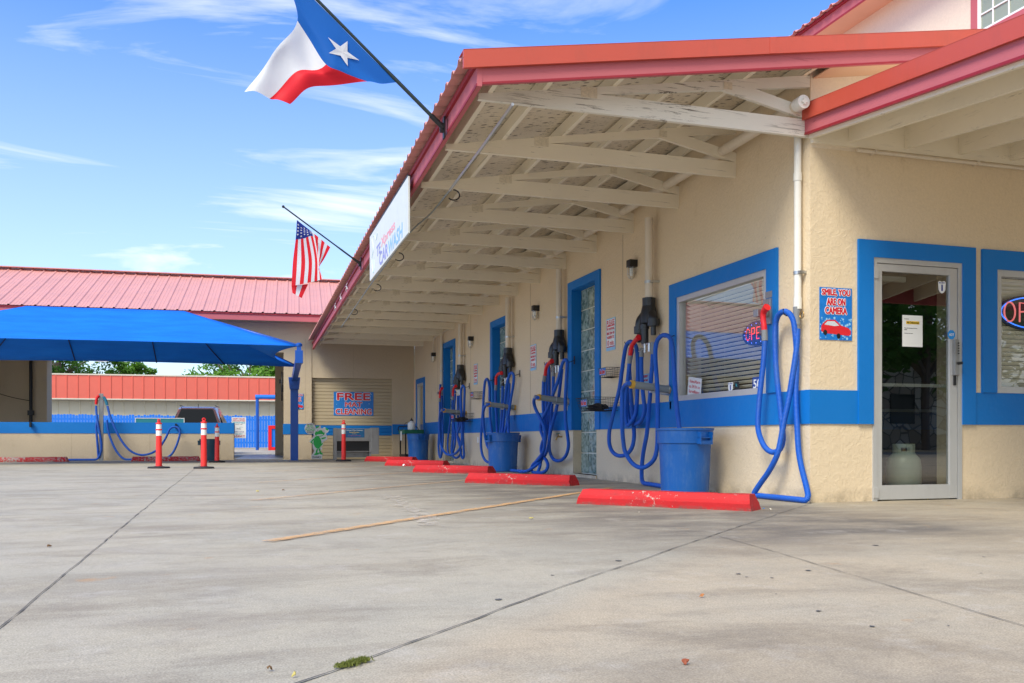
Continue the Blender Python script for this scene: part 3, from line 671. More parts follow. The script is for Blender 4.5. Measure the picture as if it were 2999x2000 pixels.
py('rake_trim', RMETAL, -0.085, 0.1, 0.288, 0.293)
py('rafter', TRUSS, -0.016, 0.018, 0.0, 0.208)
for X in [0.365 + 0.595 * i for i in range(12)]: py('rafter', TRUSS, X, X + 0.038, 0.0, 0.209, ya=-0.04)
B((0.0, -0.04, 3.13), (7.5, -0.002, 3.38), 'ledger', TRUSS, porch)
B((-0.05, -4.64, 2.62), (7.5, -4.602, 2.9), 'fascia_board', PINK, porch)
for X in (0.1, 3.6, 7.2): B((X, -4.5, 0), (X + 0.12, -4.38, 2.68), 'post', CREAM, porch, 0.004)
cd = MB(); cd.tube([(0.45, -0.05, 3.10), (8, -0.05, 3.10)], 0.017, 10)
for X in (0.62, 1.75, 2.9): cd.box((X, -0.075, 3.085), (X + 0.02, -0.002, 3.12))
cd.build('conduit', CREAMPVC, porch)

# -------- upper storey
us = MB(); us.prism([(4.2, -2.2, 4.3), (4.2, 12, 4.3), (4.2, 12, 6.95), (4.2, -2.2, 6.95)], (5.5, 0, 0)); ust = us.build('upper_storey', LITCREAM, bld)
XU = 4.2; dxe = XU - 0.42
zsf = CP.z + 0.70 * 1.0454 * (dxe - CP.x)
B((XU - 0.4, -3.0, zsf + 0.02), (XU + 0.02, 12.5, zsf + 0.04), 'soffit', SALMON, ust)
B((XU - 0.42, -3.0, zsf), (XU - 0.4, 12.5, zsf + 0.16), 'fascia_board', PINK, ust)
B((XU - 0.424, -3.0, zsf - 0.002), (XU - 0.4205, 12.5, zsf + 0.02), 'fascia_edge', DRED, ust)
B((XU - 0.45, -3.0, zsf + 0.155), (XU - 0.4245, 12.5, zsf + 0.20), 'fascia_trim', DRED, ust)
rf = MB(); prev = None; y = -3.0
while y < 12.5:
    for dy, h in ((0.0, 0.0), (0.10, 0.0), (0.125, 0.035), (0.165, 0.035), (0.19, 0.0)):
        a = rf.bm.verts.new((XU - 0.52, y + dy, zsf + 0.19 + h)); b = rf.bm.verts.new((XU + 5.9, y + dy, zsf + 2.1 + h))
        if prev: rf.bm.faces.new((prev[0], prev[1], b, a))
        prev = (a, b)
    y += 0.2286
rr = rf.build('roof', ROOFRED, ust); md = rr.modifiers.new('t', 'SOLIDIFY'); md.thickness = 0.004
ut = MB(); uy0, uy1, uz0, uz1 = 0.5, 2.42, 5.68, 6.72
for a, b, c, d in ((uy1, uy1 + 0.10, uz0 - 0.1, uz1 + 0.1), (uy0 - 0.1, uy0, uz0 - 0.1, uz1 + 0.1), (uy0, uy1, uz1, uz1 + 0.1), (uy0, uy1, uz0 - 0.1, uz0)): ut.box((XU - 0.03, a, c), (XU + 0.01, b, d))
upw = ut.build('window', PINK, ust)
us = MB(); us.box((XU - 0.02, uy1 - 0.05, uz0), (XU - 0.005, uy1, uz1)); us.box((XU - 0.02, uy0, uz0), (XU - 0.005, uy0 + 0.05, uz1)); us.box((XU - 0.02, uy0, uz0), (XU - 0.005, uy1, uz0 + 0.03))
for i in range(1, 8): us.box((XU - 0.018, uy0 + i * 0.24 - 0.009, uz0), (XU - 0.006, uy0 + i * 0.24 + 0.009, uz1))
for i in range(1, 5): us.box((XU - 0.019, uy0, uz0 + i * 0.22 - 0.009), (XU - 0.007, uy1, uz0 + i * 0.22 + 0.009))
us.build('window_frame', WHITE, upw); B((XU - 0.004, uy0, uz0), (XU - 0.001, uy1, uz1), 'pane', mat('upper_window_glass', (0.30, 0.35, 0.27), 0.12, var=0.2, vs=1), upw)

# ================================================================== THINGS ON THE LONG WALL
def ZF(ox, oy, s, pts): return [(ox + x / s, oy + y / s) for x, y in pts]
def hose(parent, px, offs, r=0.0255, name='hose'):
    "px: full picture points; offs: one offset from the wall or a list stretched along the hose"
    n = len(px); P = []
    for i, (x, y) in enumerate(px):
        o_ = offs if isinstance(offs, (int, float)) else offs[min(len(offs) - 1, int(i / (n - 1) * (len(offs) - 1)))] + (0 if i == n - 1 else (offs[min(len(offs) - 1, int(i / (n - 1) * (len(offs) - 1)) + 1)] - offs[int(i / (n - 1) * (len(offs) - 1))]) * ((i / (n - 1) * (len(offs) - 1)) % 1))
        p = onX(x, y, -o_); p.z = max(p.z, r + 0.004); P.append(p)
    mb = MB(); mb.tube(spline(P, 0.03), r, 14, uv=True); return mb.build(name, HOSE, parent, sharp=80)
def nozzle(parent, px, off, r=0.026, cuff=None):
    P = [onX(x, y, -off) for x, y in px]; sp_ = spline(P, 0.02); n = len(sp_)
    mb = MB(); mb.tube(sp_, [r * (1.35 - 0.35 * min(1, 3 * (i / n))) for i in range(n)], 12); mb.build('nozzle', REDPL, parent)
    if cuff:
        c = [onX(x, y, -off) for x, y in cuff]; MB().tube(c, r * 1.08, 14).build('cuff', GREYPL, parent)
def hook(parent, px, py_, off=0.16, up=0.10):
    p = onX(px, py_, -off * 0.8); up = min(up, 0.05); mb = MB(); y, z = p.y, p.z
    mb.tube(spline([(0.0, y, z + 0.02), (-off * 0.6, y, z - 0.01), (-off, y, z), (-off - 0.01, y, z + up)], 0.02), 0.005, 8); mb.box((-0.006, y - 0.02, z - 0.04), (0, y + 0.02, z + 0.08)); mb.build('hook', DKMETAL, parent)
def manifold(parent, Y, z, s=1.15, x=-0.10):
    mb = MB(); c = Vector((x, Y, z))
    mb.tube([c, c + Vector((0, 0, -0.10))], 0.068 * s, 20); mb.tube([c + Vector((0, 0, -0.06)), c + Vector((0, 0, -0.16)), c + Vector((0, 0, -0.30))], [0.060 * s, 0.082 * s, 0.092 * s], 20); mb.tube([c + Vector((0, 0, -0.30)), c + Vector((0, 0, -0.33))], [0.092 * s, 0.05 * s], 20)
    for sy, dx, ln in ((1, -0.07, 0.40), (-1, 0.01, 0.33)):
        a = c + Vector((0, 0, -0.14)); b = c + Vector((dx, sy * 0.080 * s, -0.28)); e = c + Vector((dx, sy * 0.088 * s, -ln))
        mb.tube(spline([a, a.lerp(b, 0.6) + Vector((0, sy * 0.02, 0)), b, e], 0.03), 0.050 * s, 16); mb.tube([e + Vector((0, 0, 0.07)), e + Vector((0, 0, -0.015))], 0.062 * s, 18)
        mb.tube([e, e + Vector((0, 0, -0.12))], 0.028 * s, 14)
    a = c + Vector((-0.05, 0.01, -0.24)); mb.tube([a, a + Vector((0, 0, -0.30))], 0.040 * s, 16); mb.tube([a + Vector((0, 0, -0.08)), a + Vector((0, 0, -0.13))], 0.048 * s, 16)
    mb.build('manifold', BLACKPL, parent)
    b = c + Vector((-0.05, -0.02, -0.55)); m2 = MB(); m2.tube([b + Vector((0, 0.10, 0)), b + Vector((0, -0.10, 0))], 0.013, 10); m2.tube([b + Vector((0, 0.02, 0.02)), b + Vector((0, 0.02, -0.10))], 0.018, 10); m2.tube([b + Vector((0, -0.10, 0.0)), b + Vector((0, -0.10, -0.10))], 0.02, 12)
    m2.tube([b + Vector((-0.02, 0.02, -0.05)), b + Vector((-0.09, 0.0, -0.09))], 0.008, 8)
    m2.build('valve', STEEL, parent)
def station(label, Y, ztop, zbot, r=0.05, m=CREAMPVC, straps=(), x=-0.09, man=True, s=1.0):
    t = thing('vacuum_station', label, 'vacuum station', (0, Y, 0), group='vacuum stations along the office wall')
    def lp(o):  # keep world coordinates while parented
        o.matrix_parent_inverse = t.matrix_world.inverted(); return o
    t.location = (0, 0, 0)
    mb = MB(); mb.tube([(x, Y, ztop), (x, Y, zbot)], r, 20); mb.build('riser_pipe', m, t)
    for z in straps:
        sb = MB(); sb.tube([(x, Y, z - 0.015), (x, Y, z + 0.015)], r + 0.005, 20); sb.box((x, Y - r - 0.03, z - 0.012), (0.0, Y - r - 0.005, z + 0.012)); sb.box((x - 0.02, Y - r - 0.035, z - 0.01), (x + 0.02, Y - r, z + 0.01)); sb.build('pipe_strap', STEEL, t)
    if man: manifold(t, Y, zbot + 0.03, s * 1.15, x)
    return t
def holder(label, Y, z, ln=0.54, rise=0.06):
    t = thing('hose_holder', label, 'hose holder', group='grey hose holders on the wall')
    a, b = Vector((-0.002, Y, z)), Vector((-ln, Y, z + rise)); d = b - a
    MB().tube([a + d * 0.03, a + d * 0.93], 0.043, 20).build('tube', GREYPVC, t)
    for f0, f1 in ((0.0, 0.05), (0.87, 0.95)): MB().tube([a + d * f0, a + d * f1], 0.048, 20).build('end_cap', YELPL, t)
    MB().tube([a + d * 0.94, a + d * 1.04], 0.030, 16).build('coupling', GREYPL, t)
    mb = MB(); mb.box((-0.012, Y - 0.02, z - 0.22), (0.0, Y + 0.02, z - 0.02)); mb.bar(a + Vector((0, 0, -0.06)), a + d * 0.5 + Vector((0, 0, -0.055)), 0.03, 0.02)
    for f in (0.08, 0.42):
        c = a + d * f; mb.tube([c + Vector((0, 0.051 * math.cos(q), 0.051 * math.sin(q))) for q in [2 * math.pi * k_ / 16 for k_ in range(17)]], 0.005, 6, cap=False)
    mb.build('bracket', STEEL, t)

# near corner station
v0 = station('white pipe with a single ribbed blue hose looped beside the building corner', 0.11, 3.36, 1.72, 0.032, WHITEPVC, (2.02,), -0.05, False)
MB().tube([(-0.05, 0.11, 2.83), (-0.05, 0.11, 2.90)], 0.037, 20).build('pipe_collar', WHITEPVC, v0); MB().tube([(-0.05, 0.11, 1.70), (-0.05, 0.11, 1.80)], 0.036, 20).build('pipe_collar', WHITEPVC, v0)
mb = MB(); mb.tube([(-0.06, 0.11, 1.72), (-0.06, 0.11, 1.50)], [0.031, 0.029], 18); mb.tube([(-0.06, 0.11, 1.60), (-0.06, 0.11, 1.56)], 0.034, 18); mb.build('cuff', GREYPL, v0)
mb = MB(); mb.tube([Vector((-0.06, 0.11 - 0.075 + 0.03 * math.cos(q), 1.64 + 0.03 * math.sin(q))) for q in [2 * math.pi * i / 14 for i in range(15)]], 0.005, 6); mb.build('cable_ring', BRASS, v0)
Fz = lambda p: ZF(2180, 860, 2.45, p)
hose(v0, Fz([(383, 255), (375, 400), (345, 600), (315, 780), (285, 920), (262, 1050), (235, 1160), (180, 1270), (110, 1370), (72, 1430), (74, 1466), (110, 1480), (250, 1478), (380, 1485), (440, 1482), (458, 1450), (445, 1380), (410, 1240), (390, 1120), (380, 950), (372, 800), (370, 680), (378, 500), (368, 300), (348, 180), (300, 128), (250, 148), (225, 225), (222, 400), (235, 600), (255, 780), (272, 950), (278, 1050), (258, 1115), (205, 1138), (155, 1108), (118, 1040), (98, 950), (105, 800), (120, 650), (137, 500), (148, 335)]),
     [0.06, 0.12, 0.16, 0.16, 0.12, 0.07, 0.06, 0.06, 0.12, 0.09, 0.09, 0.14, 0.14, 0.12])
nozzle(v0, Fz([(165, 95), (140, 130), (136, 180), (143, 240), (145, 268)]), 0.12, 0.027, Fz([(145, 262), (148, 338)]))
hook(v0, *Fz([(305, 150)])[0], 0.13, 0.10)
p = onX(2180 + 172 / 2.45, 860 + 130 / 2.45, -0.03)
mb = MB(); mb.box((-0.05, p.y - 0.06, p.z - 0.12), (-0.005, p.y + 0.06, p.z + 0.12), 0.006); mb.box((-0.03, p.y - 0.06, p.z + 0.13), (-0.012, p.y + 0.05, p.z + 0.19)); mb.box((-0.16, p.y - 0.03, p.z - 0.05), (-0.05, p.y + 0.05, p.z + 0.02), 0.004); mb.build('nozzle_bracket', STAIN, v0)

# station 1
A1 = lambda p: ZF(1740, 860, 3.92, p)
v1 = station('vacuum pipe with looped blue hoses between the glass blocks and the big window', 3.00, 3.18, 2.20, 0.048, CREAMPVC, (2.42,), -0.10, True, 1.0)
hose(v1, A1([(408, 795), (392, 950), (372, 1100), (360, 1300), (365, 1440), (385, 1515), (443, 1449), (483, 1349), (498, 1119), (505, 900), (498, 700), (480, 600), (440, 555), (400, 556), (370, 600), (345, 720), (320, 900), (290, 1100), (240, 1300), (205, 1450), (180, 1560), (173, 1650), (180, 1739), (213, 1815), (273, 1857), (343, 1857), (403, 1819), (443, 1749), (461, 1639), (455, 1519), (443, 1399), (433, 1269), (420, 1119), (412, 980), (405, 800), (420, 620)]), [0.22, 0.2, 0.14, 0.12, 0.15, 0.2, 0.22, 0.16, 0.09, 0.07, 0.10])
hose(v1, A1([(545, 720), (545, 900), (558, 1100), (575, 1250), (582, 1330), (560, 1420), (520, 1478), (470, 1497), (430, 1478), (402, 1440), (385, 1340), (385, 1150), (395, 1000), (410, 800), (440, 640)]), [0.13, 0.12, 0.10, 0.08, 0.10])
hose(v1, A1([(402, 1025), (352, 1060), (326, 1130), (322, 1300), (326, 1560), (335, 1680), (353, 1799), (403, 1899), (463, 1965), (543, 1998), (623, 1970), (693, 1895), (723, 1779), (731, 1619), (731, 1319), (728, 1100), (715, 900), (705, 750), (707, 620), (732, 530), (780, 482), (830, 478), (875, 510), (900, 600), (915, 800), (930, 1050), (945, 1250), (972, 1480), (990, 1620)]), [0.56, 0.52, 0.42, 0.30, 0.26, 0.24, 0.20, 0.18, 0.22, 0.32])
hose(v1, A1([(676, 690), (670, 800), (658, 950), (646, 1150), (633, 1300), (612, 1560), (600, 1650), (568, 1819), (551, 1969), (548, 2090), (562, 2165), (610, 2205), (703, 2213), (813, 2213), (900, 2215)]), [0.12, 0.14, 0.14, 0.14, 0.16, 0.3])
nozzle(v1, A1([(515, 500), (470, 545), (435, 600), (422, 660), (415, 712)]), 0.22, 0.027, A1([(415, 708), (408, 800)]))
MB().tube([onX(*q, -0.13) for q in A1([(550, 620), (546, 725)])], 0.03, 16).build('cuff', GREYPL, v1); MB().tube([onX(*q, -0.12) for q in A1([(680, 555), (676, 695)])], 0.028, 16).build('cuff', GREYPL, v1)
hook(v1, *A1([(385, 580)])[0], 0.14, 0.03); hook(v1, *A1([(800, 490)])[0], 0.20, 0.03)
holder('grey hose holder tube with yellow rims nearest the camera, left of the big window', 2.62, 1.12)
# station 2
C1 = lambda p: ZF(1540, 960, 3.5625, p)
v2 = station('vacuum pipe with tangled blue hoses trailing on the ground left of nearest glass blocks', 6.11, 3.13, 2.18, 0.048, CREAMPVC, (2.40,), -0.10)
hose(v2, C1([(186, 555), (181, 700), (182, 830), (190, 930), (203, 1030), (197, 1130), (172, 1200), (160, 1270), (175, 1330), (213, 1380), (232, 1430), (220, 1478), (180, 1508), (110, 1512), (72, 1500), (58, 1475), (75, 1430), (130, 1375), (172, 1320), (192, 1260), (195, 1190), (178, 1130), (160, 1080), (155, 1030), (170, 960), (230, 840), (290, 680), (340, 540), (375, 400), (405, 335), (432, 352), (430, 450), (418, 650), (413, 850), (420, 1000), (438, 1130), (447, 1220), (430, 1310), (390, 1368), (340, 1388), (290, 1368), (257, 1310), (246, 1230), (252, 1130), (280, 1000), (320, 850), (350, 680), (370, 500), (378, 430)]), [0.22, 0.16, 0.2, 0.3, 0.3, 0.22, 0.24, 0.22, 0.18, 0.12, 0.12, 0.14, 0.12])
hose(v2, C1([(128, 728), (95, 737), (86, 780), (105, 850), (150, 940), (187, 1020), (203, 1120), (200, 1220), (180, 1300), (120, 1380), (72, 1440), (40, 1490), (-30, 1497), (-95, 1497), (-150, 1490)]), [0.54, 0.46, 0.34, 0.28, 0.26, 0.34, 0.38])
hose(v2, C1([(290, 500), (285, 700), (270, 850), (262, 1000), (252, 1100), (232, 1250), (200, 1330), (150, 1390), (100, 1440), (20, 1492), (-60, 1500)]), [0.13, 0.12, 0.12, 0.18, 0.3, 0.42])
hose(v2, C1([(215, 400), (213, 550), (214, 800), (222, 1040), (236, 1020), (244, 850), (246, 600), (243, 430), (228, 375), (215, 395), (208, 470)]), [0.08, 0.09, 0.1, 0.12, 0.1])
hose(v2, C1([(228, 1010), (215, 1120), (190, 1280), (160, 1380), (150, 1440), (130, 1500)]), [0.12, 0.14, 0.22, 0.28])
nozzle(v2, C1([(275, 345), (240, 372), (215, 415), (207, 460), (203, 497)]), 0.22, 0.027, C1([(200, 495), (190, 557)]))
MB().tube([onX(*q, -0.13) for q in C1([(290, 400), (290, 507)])], 0.03, 16).build('cuff', GREYPL, v2)
hook(v2, *C1([(215, 390)])[0], 0.12, 0.06); hook(v2, *C1([(440, 350)])[0], 0.13, 0.02)
holder('grey hose holder tube with yellow rims beside the nearest glass block panel', onX(1540 + 460 / 3.5625, 960 + 770 / 3.5625).y, 1.12)
# station 3
D1 = lambda p: ZF(1390, 1000, 3.92, p)
v3 = station('vacuum pipe above the large blue bin with hoses dropping into the bin', 8.81, 3.11, 2.17, 0.048, CREAMPVC, (2.40,), -0.10)
hose(v3, D1([(243, 555), (243, 650), (252, 850), (262, 1030), (268, 1090)]), [0.22, 0.2, 0.28]); hose(v3, D1([(325, 505), (322, 650), (312, 850), (300, 1030), (296, 1090)]), [0.13, 0.18, 0.26])
hose(v3, D1([(316, 1090), (322, 1030), (340, 850), (355, 650), (375, 480), (405, 382), (432, 360), (452, 400), (442, 520), (415, 680), (385, 880), (352, 1030), (345, 1090)]), [0.28, 0.2, 0.14, 0.13, 0.14, 0.26])
hose(v3, D1([(400, 480), (392, 700), (387, 850), (392, 1030), (393, 1090)]), [0.12, 0.14, 0.24])
hose(v3, D1([(205, 1080), (198, 1020), (183, 900), (175, 700), (172, 520), (150, 434), (122, 462), (108, 600), (100, 750), (88, 900), (78, 1050), (76, 1200), (95, 1310), (140, 1378), (205, 1390), (260, 1400)]), [0.2, 0.12, 0.1, 0.1, 0.12, 0.14, 0.2])
hose(v3, D1([(168, 717), (122, 745), (102, 820), (105, 950), (120, 1080), (145, 1190), (185, 1253), (225, 1262), (260, 1262)]), [0.54, 0.5, 0.42, 0.36, 0.3])
hose(v3, D1([(210, 1350), (213, 1400), (222, 1430), (250, 1440)]), [0.4, 0.4], name='hose')
nozzle(v3, D1([(312, 362), (275, 372), (250, 410), (247, 450), (246, 500)]), 0.22, 0.026, D1([(246, 498), (243, 558)]))
MB().tube([onX(*q, -0.13) for q in D1([(328, 430), (325, 510)])], 0.03, 16).build('cuff', BLACKPL, v3); hook(v3, *D1([(170, 445)])[0], 0.12, 0.10); hook(v3, *D1([(462, 380)])[0], 0.12, 0.12)
holder('grey hose holder tube with yellow rims above the large blue bin in the middle', onX(1390 + 470 / 3.92, 1000 + 768 / 3.92).y, 1.12)
# station 4
E1 = lambda p: ZF(1200, 1040, 4.75, p)
v4 = station('vacuum pipe with blue hoses in front of the farthest tall glass blocks', 12.43, 3.08, 2.15, 0.048, CREAMPVC, (2.38,), -0.10)
hose(v4, E1([(600, 620), (598, 800), (612, 960), (630, 1100), (632, 1230), (603, 1350), (592, 1380), (585, 1300), (598, 1150), (603, 900), (628, 640), (634, 500)]), [0.22, 0.16, 0.14, 0.14, 0.1])
hose(v4, E1([(480, 758), (432, 790), (416, 900), (420, 1100), (432, 1230), (472, 1330), (530, 1383), (600, 1383), (660, 1350), (710, 1270), (728, 1150), (725, 900), (718, 700), (717, 500), (740, 425), (765, 470), (762, 650), (755, 850), (745, 1050), (750, 1250), (757, 1390), (742, 1432), (720, 1400), (705, 1300), (690, 1180), (665, 1100), (700, 980), (710, 850), (700, 650), (697, 565)]), [0.54, 0.4, 0.3, 0.24, 0.18, 0.14, 0.14, 0.16, 0.14, 0.12])
hose(v4, E1([(670, 565), (672, 800), (675, 950), (665, 1120), (690, 1230), (717, 1320), (700, 1390), (650, 1430), (605, 1400), (590, 1300), (610, 1100)]), [0.13, 0.12, 0.16, 0.16])
hose(v4, E1([(578, 780), (560, 950), (540, 1100), (530, 1250), (540, 1360), (572, 1400)]), [0.1, 0.12, 0.16], r=0.021)
nozzle(v4, E1([(642, 430), (615, 460), (605, 510), (603, 570)]), 0.22, 0.026, E1([(603, 568), (599, 622)]))
holder('grey hose holder tube with yellow rims in front of the farthest glass blocks', onX(1200 + 790 / 4.75, 1040 + 815 / 4.75).y, 1.12)
hook(v4, *E1([(782, 440)])[0], 0.1, 0.1)
# station 5
v5 = station('slim cream pipe with red nozzle and blue hoses at the far wall end', 14.50, 3.05, 1.83, 0.034, CREAMPVC, (2.2,), -0.06, False)
hose(v5, E1([(420, 645), (425, 850), (430, 1000), (437, 1200), (443, 1380), (430, 1425), (412, 1380), (402, 1250), (408, 1100), (420, 800), (424, 500), (428, 405)]), [0.16, 0.12, 0.12, 0.1])
hose(v5, E1([(448, 565), (450, 800), (463, 1000), (462, 1200), (447, 1370), (432, 1415)]), [0.08, 0.1, 0.12])
nozzle(v5, E1([(452, 460), (428, 500), (420, 540), (420, 600)]), 0.16, 0.026, E1([(420, 598), (420, 650)]))
p = onX(*E1([(440, 510)])[0], -0.05); mb = MB(); mb.box((-0.05, p.y - 0.1, p.z - 0.1), (-0.01, p.y + 0.08, p.z + 0.1), 0.005); mb.box((-0.15, p.y - 0.06, p.z - 0.06), (-0.05, p.y + 0.04, p.z), 0.004); mb.build('nozzle_bracket', STAIN, v5)

# trunk line under the canopy
mb = MB(); mb.tube([(-0.16, -0.05, 3.43), (-0.16, 18.0, 3.43 + zt(18) * 0.9)], 0.05, 20); tl = thing('trunk_pipe', 'fat cream vacuum trunk pipe running along the wall under the canopy roof', 'pipe'); mb.build('pipe', CREAMPVC, tl)
mb = MB(); mb.tube([(-0.16, -0.14, 3.43), (-0.16, -0.04, 3.43)], 0.058, 20); mb.box((-0.185, -0.155, 3.42), (-0.135, -0.14, 3.44)); mb.box((-0.17, -0.157, 3.405), (-0.15, -0.14, 3.455)); mb.build('end_cap', WHITEPVC, tl)

# wall lamps
def lamp(label, px, py_):
    p = onX(px, py_, -0.07); t = thing('wall_lamp', label, 'wall lamp', (0, p.y, p.z), group='small wall lamps along the office wall')
    mb = MB(); mb.box((-0.11, -0.055, 0.11), (0.0, 0.055, 0.20), 0.008); mb.build('housing', BLACKPL, t)
    mb = MB(); mb.lathe((-0.065, 0, -0.04), [(0.02, 0.0), (0.038, 0.012), (0.044, 0.05), (0.046, 0.15)], 18); mb.build('glass_jar', LAMPGL, t)
    mb = MB(); mb.lathe((-0.065, 0, 0.0), [(0.012, 0.0), (0.02, 0.03), (0.016, 0.1)], 12); mb.build('bulb', WHITE, t)
    mb = MB(); mb.tube([Vector((-0.065 + 0.049 * math.cos(q), 0.049 * math.sin(q), 0.03)) for q in [2 * math.pi * i / 14 for i in range(15)]], 0.003, 5)
    for q in (0, 1.57, 3.14, 4.71): mb.tube([(-0.065 + 0.049 * math.cos(q), 0.049 * math.sin(q), 0.11), (-0.065 + 0.049 * math.cos(q), 0.049 * math.sin(q), 0.0), (-0.065, 0, -0.045)], 0.003, 5)
    mb.build('guard', STEEL, t)
lamp('jar shaped wall lamp with black top between the nearest glass blocks and first vacuum pipe', 1848, 808); lamp('jar shaped wall lamp with black top between second and third vacuum pipes from the camera', 1566, 930)
lamp('jar shaped wall lamp with black top left of the farthest tall glass blocks pipe sign', 1377, 1013); lamp('farthest jar shaped wall lamp, above the narrow glazed door', 1268, 1056)

# signs on the long wall
def please(label, px, py_):
    p = onX(px, py_, -0.002); r = sign('notice_board', label, 'sign', frame_wall1(p.y, p.z, -0.004), 0.30, 0.43, SIGNLB, group='narrow courtesy notices on the office wall')
    rows = [('PLEASE', 0.155, 0.25, 0.075), ('Be courteous,', 0.078, 0.25, 0.045), ('limit time on', 0.022, 0.25, 0.045), ('vacuums to:', -0.036, 0.23, 0.042), ('10 min.', -0.112, 0.24, 0.07)]
    for i, (s_, y, wd, ht) in enumerate(rows):
        B((-wd / 2 - 0.012, y - ht / 2 - 0.009, 0.0041), (wd / 2 + 0.012, y + ht / 2 + 0.009, 0.005), 'text_ground', WHITE, r)
        text(s_, 0, y, wd, ht, REDINK, r, z=0.0053, bold=0.012)
    for y in (0.112, -0.165): B((-0.13, y - 0.006, 0.0052), (0.13, y + 0.006, 0.006), 'rule', REDINK, r)
please('notice reading PLEASE beside the nearest tall glass block window', 1790, 979); please('notice reading PLEASE between second and third vacuum pipes', 1563, 1047); please('farthest notice reading PLEASE, left of the third glass block bin', 1394, 1096)
def basket(label, Y, z, w_, d_, h_, signtxt, cloth_=False, grp=None, dz=0.0):
    t = thing('wire_basket', label, 'wire basket', (0, Y, z), group=grp); mb = MB()
    nx, ny, nz = max(3, int(d_ / 0.03)), max(3, int(w_ / 0.03)), max(2, int(h_ / 0.03))
    for k_ in range(nz + 1):
        zz_ = h_ * k_ / nz; fl = 1 + 0.15 * k_ / nz; r_ = 0.0035 if k_ in (0, nz) else 0.0018; a, b = d_ * fl, w_ / 2 * fl
        mb.tube([(0, -b, zz_), (-a, -b, zz_), (-a, b, zz_), (0, b, zz_), (0, -b, zz_)], r_, 5)
    for i in range(nx + 1):
        for sgn in (-1, 1): mb.tube([(-d_ * i / nx, sgn * w_ / 2, 0), (-d_ * 1.15 * i / nx, sgn * w_ / 2 * 1.15, h_)], 0.0015, 4, cap=False)
    for i in range(ny + 1): y = -w_ / 2 + w_ * i / ny; mb.tube([(-d_, y, 0), (-d_ * 1.15, y * 1.15, h_)], 0.0015, 4, cap=False); mb.tube([(0, y, 0), (-d_, y, 0)], 0.0015, 4, cap=False)
    mb.build('wire_cage', DKMETAL, t)
    b = thing('x', None, None) if False else None
    M_ = frame_wall1(0, h_ * 0.6, -d_ * 1.1 - 0.006); e = B((-0.10, -0.045, 0), (0.10, 0.045, 0.002), 'label_plate', SIGNBL, t); e.matrix_local = M_ @ Matrix.Translation((-0.0, dz, 0))
    l_ = text(signtxt, 0, 0, 0.18, 0.06, REDINK, t, z=0.0045, bold=0.01); l_.matrix_local = M_ @ Matrix.Translation((0, dz, 0))
    l2 = text(signtxt, 0, 0, 0.185, 0.064, WHITE, t, name='lettering_outline', z=0.0025, bold=0.04); l2.matrix_local = M_ @ Matrix.Translation((0, dz, 0))
    if cloth_:
        mb = MB(); bmesh.ops.create_icosphere(mb.bm, subdivisions=3, radius=1)
        for v in mb.bm.verts:
            n_ = noise.noise(v.co * 2.2) * 0.5 + noise.noise(v.co * 6) * 0.2; v.co *= 1 + n_
            v.co = Vector((v.co.x * d_ * 0.36 - d_ * 0.55, v.co.y * w_ * 0.34, v.co.z * 0.05 + 0.045))
        for f in mb.bm.faces: f.smooth = True
        mb.build('black_cloth', BLACKRB, t)
    return t
basket('small wire box labelled glass cleaner right of the nearest glass blocks', 4.22, 1.37, 0.26, 0.16, 0.12, 'Glass Cleaner', grp='wire boxes on the wall', dz=0.0)
basket('large wire basket labelled used towels, black rag inside, by the nearest glass blocks', 4.33, 0.93, 0.46, 0.36, 0.17, 'Used Towels', True, grp='used towel baskets')
basket('small far wire box with blue label left of the third vacuum hoses', 11.1, 1.38, 0.30, 0.16, 0.14, 'Glass Cleaner', grp='wire boxes on the wall')
basket('far wire basket of rags right of the fourth vacuum hoses', 11.9, 0.93, 0.5, 0.36, 0.17, 'Used Towels', True, grp='used towel baskets')
p = onX(1893, 1108); r_ = sign('instruction_board', 'small blue notice on the wall half hidden by the first vacuum hoses', 'sign', frame_wall1(p.y, p.z, -0.003), 0.16, 0.11, SIGNLB)
text('PROPERTY', 0, 0.025, 0.13, 0.03, REDINK, r_, bold=0.02, z=0.005); text('Not Used', 0, -0.02, 0.12, 0.03, REDINK, r_, bold=0.02, z=0.005)
fc = thing('garden_tap', 'brass garden tap with green handle low on the wall', 'tap', (0, 6.25, 0.59)); mb = MB(); mb.tube(spline([(0, 0, 0), (-0.06, 0, 0), (-0.09, 0, -0.01), (-0.10, 0, -0.05)], 0.01), 0.012, 10); mb.tube([(-0.05, 0, 0), (-0.07, 0, 0.045)], 0.008, 8); mb.build('spout', BRASS, fc)
mb = MB(); mb.tube([(-0.07, 0, 0.045), (-0.072, 0, 0.055)], 0.03, 12); mb.build('handle', GREENPL, fc)
tag(B((-0.012, 11.24, 0.48), (0.0, 11.31, 0.60), 'socket_cover', WHITE), 'small white socket cover low on the wall left of the large blue bin', 'socket')
cdt = thing('conduit_run', 'thin cream conduit dropping from the canopy to the farthest wall lamp', 'conduit'); mb = MB()
mb.tube(spline([(-0.05, 13.6, 3.13), (-0.05, 15.0, 3.11), (-0.05, 15.45, 3.08), (-0.05, 15.52, 2.95)], 0.05), 0.014, 8); mb.tube([(-0.05, 15.52, 2.95), (-0.05, 15.52, 2.50)], 0.014, 8); mb.build('conduit', CREAMPVC, cdt)

